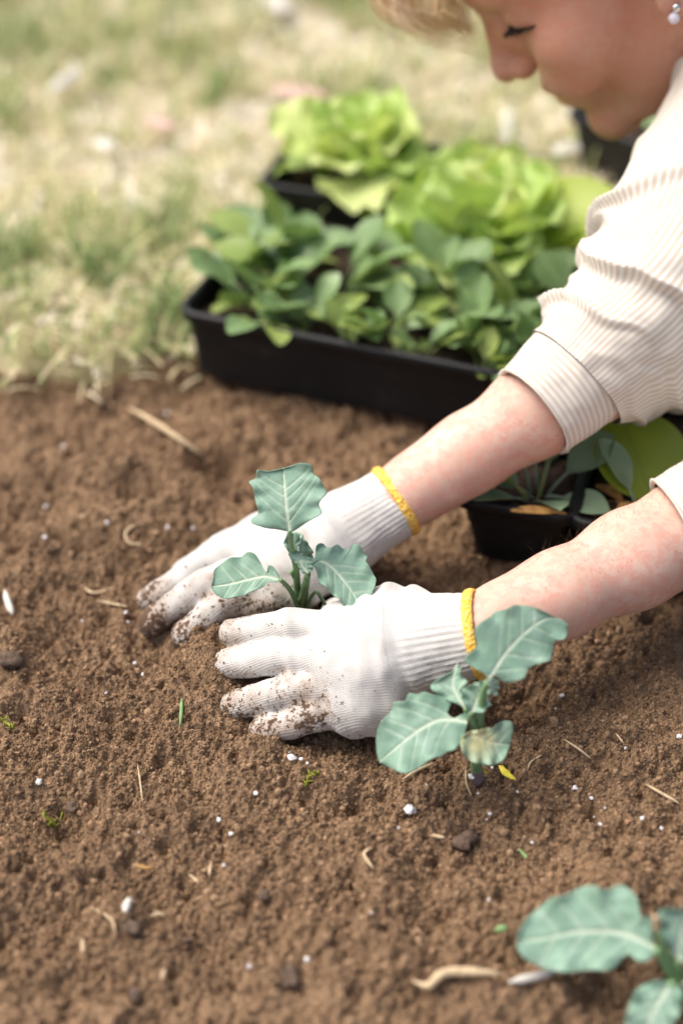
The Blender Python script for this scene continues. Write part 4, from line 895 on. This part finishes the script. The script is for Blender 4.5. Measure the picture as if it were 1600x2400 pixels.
# far (right) hand
RWr = at(790, 1262, .048); RCE = ARM_RW.copy()
mcp = [at(640, 1356, .036), at(598, 1316, .041), at(590, 1276, .036), at(612, 1250, .026)]
tips = [at(432, 1488, .016), at(352, 1462, .013), at(350, 1404, .009), at(425, 1345, .002)]
pip = [(m*.5+t*.5)+np.array([0, -.001, .007]) for m, t in zip(mcp, tips)]
thumb = [at(745, 1325, .036), at(700, 1378, .030), at(640, 1402, .028), at(580, 1424, .024)]
extra = [(at(740, 1310, .038), mcp[0], .018, .015), (at(760, 1240, .038), mcp[3], .017, .013)]
ce_r = .0262
V, Fq, A_, M_ = glove(RWr, RCE, mcp, pip, tips, thumb, extra, [.0110, .0110, .0106, .0098], [(tips[0], .034, .82), (tips[1], .032, .98), (tips[2], .030, .85), (thumb[3], .03, .92), (thumb[2], .028, .85), (pip[0], .03, .74), (pip[1], .025, .6), (at(690, 1250, .07), .014, .6), (at(820, 1190, .09), .012, .65), (at(880, 1170, .1), .012, .6)], 8, (0, -.45, .9), .0300, ce_r)
finish_glove("glove", V, Fq, A_, RCE, M_, ce_r, "far white knitted glove, dirty fingers pressing the soil")

# ---- arm hair
hs = []
for i in range(190):
    W, E_ = (ARM_LW, ARM_LE) if i < 150 else (ARM_RW, ARM_RE); t = rgp.uniform(.10, .78); ax = unit(E_-W); c = limb_axis(W, E_, t); r = .0238*np.interp(t, [0, .25, .55, .82], [1, 1.08, 1.4, 1.55])
    u_ = unit(np.cross(ax, UP)); v_ = np.cross(u_, ax); v_ = v_ if v_[2] > 0 else -v_; a = rgp.gauss(0, .75); dr = v_*math.cos(a)+u_*math.sin(a)
    p = c+dr*(r-.0005); l = rgp.uniform(.004, .009); sw = ax*rgp.uniform(-.6, .9)+np.array([rgp.gauss(0, .3), rgp.gauss(0, .3), rgp.gauss(0, .2)]); hs.append(spline([p, p+(dr*.9+sw*.5)*l*.5, p+(dr*.9+sw*1.3)*l], 5))
ah = strands("arm_hair", hs, .000065, MAT['bodyhair'], person, 3); ah["kind"] = "stuff"

# ---- shirt: rolled cuffs, wrinkled sleeves, torso
def frame_tube(C, n):
    T = np.gradient(C, axis=0); T /= np.linalg.norm(T, axis=1)[:, None]; s = unit(np.cross(T[0], np.array([0, 0, 1.]))); S, B = [], []
    for i in range(n): s = unit(s-T[i]*np.dot(s, T[i])); S.append(s); B.append(np.cross(T[i], s))
    return T, np.array(S), np.array(B)
def sleeve(pts, rads, nf, seed, stripe, folds, sag, nl=150, nc=120):
    C = spline(pts, nl); T, S, B = frame_tube(C, nl); s = np.linspace(0, 1, nl)[:, None]; ph = np.linspace(0, 2*math.pi, nc+1)[None, :]
    R = np.interp(s, np.linspace(0, 1, len(rads)), rads)+0*ph
    dirs = S[:, None, :]*np.cos(ph)[..., None]+B[:, None, :]*np.sin(ph)[..., None]
    Q = C[:, None, :]+dirs*.05
    # circular param for seamless noise
    cx = np.stack([np.cos(ph)+0*s, np.sin(ph)+0*s, s*5+0*ph], -1)
    warp = .55*vnoise(cx, 1.3, seed)+.22*vnoise(cx, 2.7, seed+1)
    disp = np.zeros_like(R)
    for pos, wid, amp, slant, p0 in folds:
        x = (s-pos-slant*np.cos(ph-p0)-.10*warp)/wid
        env = np.clip(.45+.75*np.cos(ph-p0), .08, 1.2)
        disp += .80*amp*env*np.where(x < 0, np.exp(-(x/.42)**2), np.exp(-np.abs(x)/1.1))
    disp += .0014*vnoise(cx, 5, seed+2)+.0020*vnoise(cx, 2.2, seed+3)
    G = C[:, None, :]+dirs*(R+disp)[..., None]
    dn = np.clip(-dirs[..., 2], 0, 1); G[..., 2] -= dn*np.interp(s, np.linspace(0, 1, len(sag)), sag)
    arc = np.cumsum(np.r_[0, np.linalg.norm(np.diff(C, axis=0), axis=1)])[:, None]+0*ph
    uv = np.stack([ph*.058/stripe+0*s, arc/stripe], -1)
    V = G.reshape(-1, 3); I = np.arange(len(V)).reshape(nl, nc+1); Fq = np.stack([I[:-1, :-1], I[:-1, 1:], I[1:, 1:], I[1:, :-1]], -1).reshape(-1, 4)
    return V, Fq, uv.reshape(-1, 2), G
def cuff(A, B, ra, rb, stripe, seed, wave=.0012, skew=.004):
    n, nc = 40, 100; prof = [(.02, -.0035), (.0, -.0028), (-.012, -.0006), (-.008, .0012)]+[(t, .0) for t in np.linspace(0, 1, n)]+[(1.015, -.0008), (1.0, -.004)]
    ax = unit(B-A); L = np.linalg.norm(B-A); s_ = unit(np.cross(ax, np.array([0, 0, 1.]))); b_ = np.cross(ax, s_); V, uv = [], []
    ph = np.linspace(0, 2*math.pi, nc+1)
    for t, dr in prof:
        tt = min(max(t, 0), 1)
        cx = np.stack([np.cos(ph)*1.4, np.sin(ph)*1.4, 0*ph+tt*1.5], -1)
        r = ra+(rb-ra)*tt+dr+wave*vnoise(cx, 1.2, seed)+.0006*vnoise(cx, 4, seed+1)
        sk = .004*np.sin(ph+seed) if skew == .004 else -skew*(np.dot(s_, [0, -.62, .78])*np.cos(ph)+np.dot(b_, [0, -.62, .78])*np.sin(ph))
        V.append(A+ax*(t*L+sk)[:, None]+r[:, None]*(s_*np.cos(ph)[:, None]+b_*np.sin(ph)[:, None])); uv.append(np.stack([0*ph+t*L/stripe+.05*np.sin(3*ph), ph], -1))
    V = np.vstack(V); I = np.arange(len(V)).reshape(len(prof), nc+1); Fq = np.stack([I[:-1, :-1], I[:-1, 1:], I[1:, 1:], I[1:, :-1]], -1).reshape(-1, 4)
    return V, Fq, np.vstack(uv)
def make_shirt():
    f = Field((.28, -.30, -.03), (1.05, .62, .48), .006)
    f.cap(ARM_RS, ARM_LS, .066, .066, .05); f.ell((.52, .12, .22), (.135, .165, .115), None, .05); f.cap((.50, .10, .22), (.78, .36, .20), .135, .15, .05); f.cap((.40, .125, .290), (.52, .13, .29), .072, .10, .03)
    V, Fq = f.mesh(2); V = V+.004*np.stack([vnoise(V, 18, 3), vnoise(V, 18, 4), vnoise(V, 18, 5)], -1)
    x = V@unit((.6, -.8, 0)); sh = obj_world("shirt", V, Fq, MAT['shirt'], person, True, None, np.stack([x/.0046, V[:, 2]], -1)); sh["label"] = "cream and beige striped shirt with rolled sleeves"
    # far sleeve
    ca, cb = limb_axis(ARM_RW, ARM_RE, .605), limb_axis(ARM_RW, ARM_RE, .86)
    ca = dp(1250, 966, 1.000); cb = dp(1380, 848, 1.003)
    V, Fq, uv = cuff(ca, cb, .0365, .0420, .0043, 3); obj_world("cuff", V, Fq, MAT['shirt'], sh, True, None, uv)
    pts = [dp(1350, 878, 1.003), dp(1410, 820, 1.003), dp(1500, 740, 1.005), dp(1590, 620, 1.010), dp(1680, 450, 1.03), dp(1790, 270, 1.07), ARM_RS+np.array([.02, .0, .0])]
    fo = [(.09, .030, .014, .03, 2.2), (.16, .026, .011, -.045, 3.9), (.235, .030, .016, .05, 1.8), (.31, .028, .013, -.03, 4.6), (.40, .036, .018, .055, 2.4), (.50, .034, .012, -.05, 3.6), (.61, .05, .013, .05, 2.0), (.76, .06, .009, .03, 3.0)]
    V, Fq, uv, G = sleeve(pts, [.043, .051, .059, .063, .066, .070, .072], 0, 5, .0046, fo, [.006, .026, .034, .024, .012, 0, 0]); obj_world("sleeve", V, Fq, MAT['shirt'], sh, True, None, uv)
    # near sleeve
    ca = limb_axis(ARM_LW, ARM_LE, .785); cb = limb_axis(ARM_LW, ARM_LE, 1.0)
    V, Fq, uv = cuff(ca, cb, .0435, .0480, .0043, 9, .0012, .022); obj_world("cuff", V, Fq, MAT['shirt'], sh, True, None, uv)
    d1 = unit(ARM_LE-ARM_LW); pts = [limb_axis(ARM_LW, ARM_LE, .93), ARM_LE+d1*.01, ARM_LE+d1*.035+np.array([.01, 0, .03]), ARM_LE*.5+ARM_LS*.5+np.array([.02, 0, .0]), ARM_LS+np.array([.01, .0, .0])]
    V, Fq, uv, G = sleeve(pts, [.046, .052, .058, .064, .07], 0, 15, .0046, [(.15, .04, .009, .03, 2.2), (.3, .05, .010, -.03, 4.0), (.5, .05, .008, .04, 2.5)], [.0, .01, .014, .008, 0], 90, 90); obj_world("sleeve", V, Fq, MAT['shirt'], sh, True, None, uv)
make_shirt()
def make_legs():
    f = Field((.36, -.22, -.02), (1.25, .75, .45), .010)
    hip = np.array([.92, .46, .22]); sidev = unit((.6, -.8, 0)); fwd = unit((-.8, -.6, 0))
    f.ell(hip, (.17, .17, .15), None, .05); f.cap((.76, .35, .20), hip, .14, .15, .06); shoes = []
    for s in (-1, 1):
        h = hip+sidev*s*.085; kn = h+fwd*.34; kn[2] = .075; an = kn-fwd*.40+sidev*s*.02; an[2] = .05
        f.path([h, kn], [.095, .068], .05); f.path([kn, kn-fwd*.02], [.07, .07], .03); f.path([kn+np.array([0, 0, -.008]), an], [.062, .042], .03); shoes.append((an, s))
    V, Fq = f.mesh(2); obj_world("trousers", V, Fq, MAT['trousers'], person)
    for an, s in shoes:
        g = Field(an-.2, an+.2, .006); g.cap(an+np.array([0, 0, -.005]), an-fwd*.12+np.array([0, 0, -.012]), .042, .036, .03); g.cap(an-fwd*.10+np.array([0, 0, -.02]), an-fwd*.16+np.array([0, 0, -.022]), .036, .026, .02)
        V, Fq = g.mesh(1); obj_world("shoe", V, Fq, MAT['shoe'], person)
make_legs()

# ------------------------------------------------------------------ small things lying on the soil and the lawn
def on_soil(px, py, lift=.001):
    """where the line of sight through the surveyed point first meets the soil surface"""
    hs = np.arange(.06, -.07, -.0005); d = ray(px, py); P = CAM+d[None]*((hs-CAM[2])/d[2])[:, None]
    hit = np.argmax(macro(P[:, 0], P[:, 1])+np.maximum(relief(P[:, 0], P[:, 1]), -.002)*.6+lift >= hs); return P[hit]
def lump(name, P, r, mat, label, cat, group=None, seed=0, rough=.27, flat=.8):
    rg = np.random.default_rng(seed); V = ICO_V.copy(); Fq = ICO_F
    E = {}; F2 = []; V = list(V)
    def mid(a, b):
        k = (min(a, b), max(a, b))
        if k not in E: v = (V[a]+V[b])/2; V.append(v/np.linalg.norm(v)); E[k] = len(V)-1
        return E[k]
    for a, b, c in Fq: x, y, z = mid(a, b), mid(b, c), mid(c, a); F2 += [(a, x, z), (b, y, x), (c, z, y), (x, y, z)]
    V = np.array(V); n = 1+rough*2*vnoise(V, 1.7, seed)+rough*vnoise(V, 4, seed+1); V = V*n[:, None]*r*np.array([rg.uniform(.8, 1.25), rg.uniform(.75, 1.1), flat])
    a = rg.random()*6.28; c, s = math.cos(a), math.sin(a); V = V@np.array([[c, s, 0], [-s, c, 0], [0, 0, 1]])
    o = obj(name, mesh_of(name, V, np.array(F2), name == "soil_clod"), mat, None, P); return tag(o, label, cat, group)
PG = "perlite granules scattered on the soil"
big_perl = [(686, 1776, 9, "largest white perlite granule in the cluster below the little finger"), (961, 1899, 11, "large round white perlite granule on soil below the front kale"), (1106, 1820, 8, "white perlite granule against the front kale's stem"), (1346, 1848, 7, "pitted white perlite granule right of the front kale"), (92, 1833, 9, "grey-white perlite granule set in a dark crumb at far left"),
            (686+33, 2250, 6, "white chip with a tail in the soil at lower centre"), (513, 1922, 6, "perlite granule left of centre, below the gloves")]
for i, (x, y, r, lab) in enumerate(big_perl): lump("perlite_granule", on_soil(x, y, .0015), r*.00026, MAT['perlite'], lab, "perlite", PG, 40+i)
sm = [(15, 1535, 6), (316, 1554, 6), (334, 1581, 4), (249, 1624, 4), (706, 1779, 5), (720, 1789, 4), (704, 1810, 3), (677, 1763, 3), (599, 1860, 6), (541, 1954, 5), (524, 2028, 4), (326, 1951, 3), (934, 1941, 4), (1148, 1908, 4), (1385, 1871, 5), (1465, 1754, 4), (1591, 1725, 6), (1405, 1932, 5), (1504, 1918, 5), (1246, 1975, 4), (1549, 1942, 4), (1212, 1856, 3), (1152, 1800, 4), (1418, 1894, 3), (1140, 1921, 2), (1391, 1915, 2),
      (390, 969, 8), (147, 1047, 7), (107, 1187, 6), (105, 1259, 6), (393, 1235, 7), (452, 1238, 6), (295, 1436, 6), (193, 1456, 4), (300, 1458, 4), (1317, 1631, 6), (1301, 1661, 4), (1120, 1640+220, 3), (1000, 1840, 2), (583, 2265, 5), (1145, 2110, 4), (870, 2140, 3), (250, 1225, 8)]
for i, (x, y, r) in enumerate(sm): lump("perlite_granule", on_soil(x, y, .0010), r*.00024, MAT['perlite'], ("small white perlite granule in the cluster below the little finger" if 660 < x < 730 and 1750 < y < 1820 else "small white perlite granule in the shaded soil under the near wrist" if y < 1700 and x > 1000 else
         "blurred white perlite granule in the soil behind the far glove" if y < 1500 else "small white perlite granule in the soil left of the gloved fingers" if x < 400 and y < 1700 else "small white perlite granule in the soil right of the front kale" if x > 1200 and y < 2000 else "small white perlite granule in the soil below the front kale" if x > 800 else "small white perlite granule in the lower left soil"), "perlite", PG, 80+i)
cl = [(1091, 1968, 26, "dark soil clod below the front kale, right of centre"), (306, 2175, 17, "dark glinting clod under the pale curled scrap at lower left"), (439, 2205, 13, "round near-black clod at lower left of centre"), (684, 2293, 24, "grey-brown clod near the bottom edge, left of centre"), (316, 2333, 16, "dark clod near the bottom left"), (620, 2099, 14, "greyish clod left of lower centre"),
      (449, 1653, 13, "dark round clod beside the upright green blade"), (20, 1546, 30, "large grey clod at the left edge below mid-height"), (168, 1893, 15, "dark clod at left beside the moss sprig"), (191, 1305, 14, "dark clod in the blurred soil at left"), (124, 1288, 12, "small dark clod at left, above the far fingers"), (70, 1060, 16, "purplish clod in the blurred soil at far left"), (950, 1030, 20, "dark clod beside the front tray's lower edge"), (1090, 1990-300, 0, "")]
for i, (x, y, r, lab) in enumerate(cl):
    if r: lump("soil_clod", on_soil(x, y, .0003), r*.00023, MAT['clod'], lab, "clod", "dark clods on the soil", 140+i, .42, .65)
def thread(name, pts, r, mat, label, cat, group=None, lift=.0016, flat=False):
    P = [on_soil(x, y, lift+(.001*(i % 2))) for i, (x, y) in enumerate(pts)]; C = spline(P, 14); n = len(C)
    V, Fq = tube(C, r*np.clip(np.sin(np.linspace(.12, math.pi-.25, n))*1.3, .35, 1), 6); o = C.mean(0)
    return tag(obj(name, mesh_of(name, V-o, Fq), mat, None, o), label, cat, group)
SG = "bits of straw and root on the soil"
thread("straw_stalk", [(300, 955), (352, 984), (415, 1025), (478, 1070)], .0024, MAT['straw'], "thick tan straw stalk slanting across the blurred soil behind the gloves", "straw", SG, .004)
thread("root_strand", [(337, 1221), (297, 1244), (302, 1271), (337, 1277)], .0012, MAT['straw'], "pale hooked root curl left of the far glove", "root", SG, .003)
thread("petal_scrap", [(11, 1384), (20, 1415), (30, 1440)], .0026, MAT['whitebit'], "pale curved scrap at the left edge level with the far fingers", "plant scrap", SG)
thread("straw_stalk", [(191, 1372), (220, 1390), (274, 1376)], .0012, MAT['straw'], "yellowish bent straw left of the far fingers", "straw", SG)
thread("straw_stalk", [(228, 1408), (300, 1422)], .0009, MAT['straw'], "short pale straw just below the bent one at left", "straw", SG)
thread("straw_stalk", [(943, 1826), (978, 1806), (1018, 1788)], .0010, MAT['straw'], "tan straw under the front kale's left leaf", "straw", SG)
thread("root_strand", [(1091, 1795), (1092, 1833), (1105, 1868)], .0006, MAT['straw'], "thin brown root hanging beside the front kale's stem", "root", SG)
thread("straw_stalk", [(1320, 1733), (1350, 1752), (1386, 1780)], .0008, MAT['straw'], "straight cream straw to the right of the front kale", "straw", SG)
thread("straw_stalk", [(1512, 1838), (1550, 1860), (1592, 1884)], .0010, MAT['straw'], "cream straw at the right edge below mid-height", "straw", SG)
thread("straw_stalk", [(1443, 1720), (1455, 1735), (1462, 1745)], .0007, MAT['straw'], "tiny tan straw near the right edge", "straw", SG)
thread("root_strand", [(871, 1986), (853, 2003), (874, 2036)], .0010, MAT['straw'], "hooked tan root curl below centre", "root", SG)
thread("root_strand", [(968, 2300), (1004, 2312), (1035, 2284), (1086, 2278), (1177, 2284)], .0028, MAT['straw'], "long blurred twisted straw near the bottom, left of the corner kale", "straw", SG, .003)
thread("straw_stalk", [(1193, 2303), (1245, 2292), (1302, 2278)], .0026, MAT['whitebit'], "whitish stick beside the corner kale's big leaf", "straw", SG, .003)
thread("plant_scrap", [(308, 2108), (299, 2118), (293, 2138)], .0026, MAT['whitebit'], "pale greenish curled scrap on soil at lower left", "plant scrap", SG, .003)
thread("straw_stalk", [(352, 2148), (368, 2142), (387, 2146)], .0011, MAT['straw'], "small bowed cream straw right of the pale curled scrap", "straw", SG)
thread("straw_stalk", [(321, 2028), (340, 2034), (360, 2035)], .0012, MAT['dryleaf'], "reddish flake of straw at lower left", "straw", SG)
thread("straw_stalk", [(495, 2020), (490, 2053)], .0009, MAT['straw'], "upright short straw left of lower centre", "straw", SG)
thread("straw_stalk", [(444, 2050), (464, 2068)], .0008, MAT['straw'], "tiny slanting straw left of lower centre", "straw", SG)
thread("straw_stalk", [(388, 2272), (378, 2295)], .0014, MAT['straw'], "short straw near the bottom left clods", "straw", SG)
thread("straw_stalk", [(194, 2200), (194, 2234)], .0012, MAT['straw'], "short upright straw at lower left", "straw", SG)
thread("straw_stalk", [(1010, 1958), (1042, 1964)], .0012, MAT['straw'], "short cream straw left of the dark clod", "straw", SG)
thread("root_strand", [(1235, 1805), (1245, 1785), (1270, 1770)], .0006, MAT['straw'], "thin curled root right of the front kale", "root", SG)
thread("root_strand", [(322, 1790), (328, 1830), (334, 1880)], .0005, MAT['straw'], "hair-thin vertical root in soil left of centre", "root", SG)
thread("root_strand", [(215, 2128), (260, 2155), (270, 2190)], .0007, MAT['straw'], "thin root arcing left of the pale curled scrap", "root", SG)
thread("green_blade", [(426, 1636), (425, 1665), (422, 1703)], .0013, MAT['green_bit'], "single green grass blade standing on soil left of the fingers", "grass blade", SG, .002)
thread("green_blade", [(1158, 2182), (1190, 2174)], .0022, MAT['green_bit'], "green leaf snippet left of the corner kale", "plant scrap", SG, .002)
thread("green_blade", [(1215, 1990), (1235, 2012)], .0010, MAT['green_bit'], "tiny green sprig below the front kale, far right", "plant scrap", SG)
for i, (pts, lab) in enumerate((([(716, 1838), (722, 1822), (744, 1812)], "yellow-green moss sprig below the gloves"), ([(100, 1905), (118, 1925), (132, 1935)], "yellow-green moss sprig at left"), ([(2, 1688), (18, 1697), (30, 1706)], "yellow-green moss sprig at the left edge"))):
    C = np.array([on_soil(x, y, .0025) for x, y in pts]); o = C.mean(0); parts = [tube(spline(C-o, 8), [.0008]*8, 5)]
    for k in range(12): q = C[rgp.randrange(3)]-o+np.array([rgp.gauss(0, .0015), rgp.gauss(0, .0015), 0]); parts.append(tube([q, q+np.array([rgp.gauss(0, .002), rgp.gauss(0, .002), .0028])], [.0007, .0003], 4))
    V, Fq = merge(parts); tag(obj("moss_sprig", mesh_of("moss_sprig", V, Fq), MAT['moss'], None, o), lab, "moss", "moss sprigs on the soil")
# yellow leaf scrap beside the front kale
def flat_scrap(name, out, mat, label, cat, group=None, lift=.003, curl=.002, lawn=False):
    P = np.array([(at(x, y, .035) if lawn else on_soil(x, y, lift)) for x, y in out]); c = P.mean(0); n = len(P); V = [np.array([0, 0, curl])]+[p-c for p in P]+[p-c+np.array([0, 0, -.0006]) for p in P]+[np.array([0, 0, curl-.0006])]
    Fq = [(0, 1+i, 1+(i+1) % n) for i in range(n)]+[(2*n+1, 1+n+(i+1) % n, 1+n+i) for i in range(n)]+[(1+i, 1+n+i, 1+n+(i+1) % n, 1+(i+1) % n) for i in range(n)]
    return tag(obj(name, mesh_of(name, np.array(V), Fq, False), mat, None, c), label, cat, group)
flat_scrap("yellow_leaf", [(1168, 1794), (1178, 1795), (1186, 1804), (1196, 1806), (1194, 1812), (1202, 1818), (1209, 1827), (1198, 1826), (1186, 1820), (1176, 1814), (1172, 1806)], MAT['yellow'], "small torn yellow leaf right of the front kale's stem", "leaf")
flat_scrap("yellow_leaf", [(1126, 1805), (1140, 1808), (1144, 1812), (1130, 1812)], MAT['yellow'], "tiny yellow-green scrap touching the front kale's stem", "leaf")
LG = "fallen leaves on the lawn"
def lawn_leaf(px, py, w, h, a, mat, lab):
    c, s = math.cos(a), math.sin(a); out = [(px+(c*math.cos(t)*w-s*math.sin(t)*h*(1+.2*math.sin(3*t))), py+(s*math.cos(t)*w+c*math.sin(t)*h)) for t in np.linspace(0, 6.28, 15)[:-1]]
    flat_scrap("fallen_leaf", out, MAT[mat], lab, "leaf", LG, 0, .006, True)
for a in ((700, 215, 66, 20, .15, 'pinkleaf', "pinkish fallen leaf on the lawn above the small lettuce"), (150, 185, 50, 11, -.65, 'whitebit', "pale narrow fallen leaf on the lawn at upper left"), (245, 335, 28, 13, .1, 'whitebit', "white fallen leaf on the lawn left of the small lettuce"), (375, 285, 42, 14, .2, 'pinkleaf', "tan fallen leaf on the lawn left of centre top"),
          (648, 5, 34, 18, .3, 'whitebit', "whitish leaf on the lawn at the top edge"), (1190, 290, 18, 44, .1, 'whitebit', "pale upright leaf on the lawn behind the big lettuce"), (1335, 345, 46, 15, -.2, 'whitebit', "white leaf on the lawn by the chin"), (1190, 372, 55, 14, .05, 'whitebit', "pale leaf lying just behind the big lettuce")):
    lawn_leaf(*a)
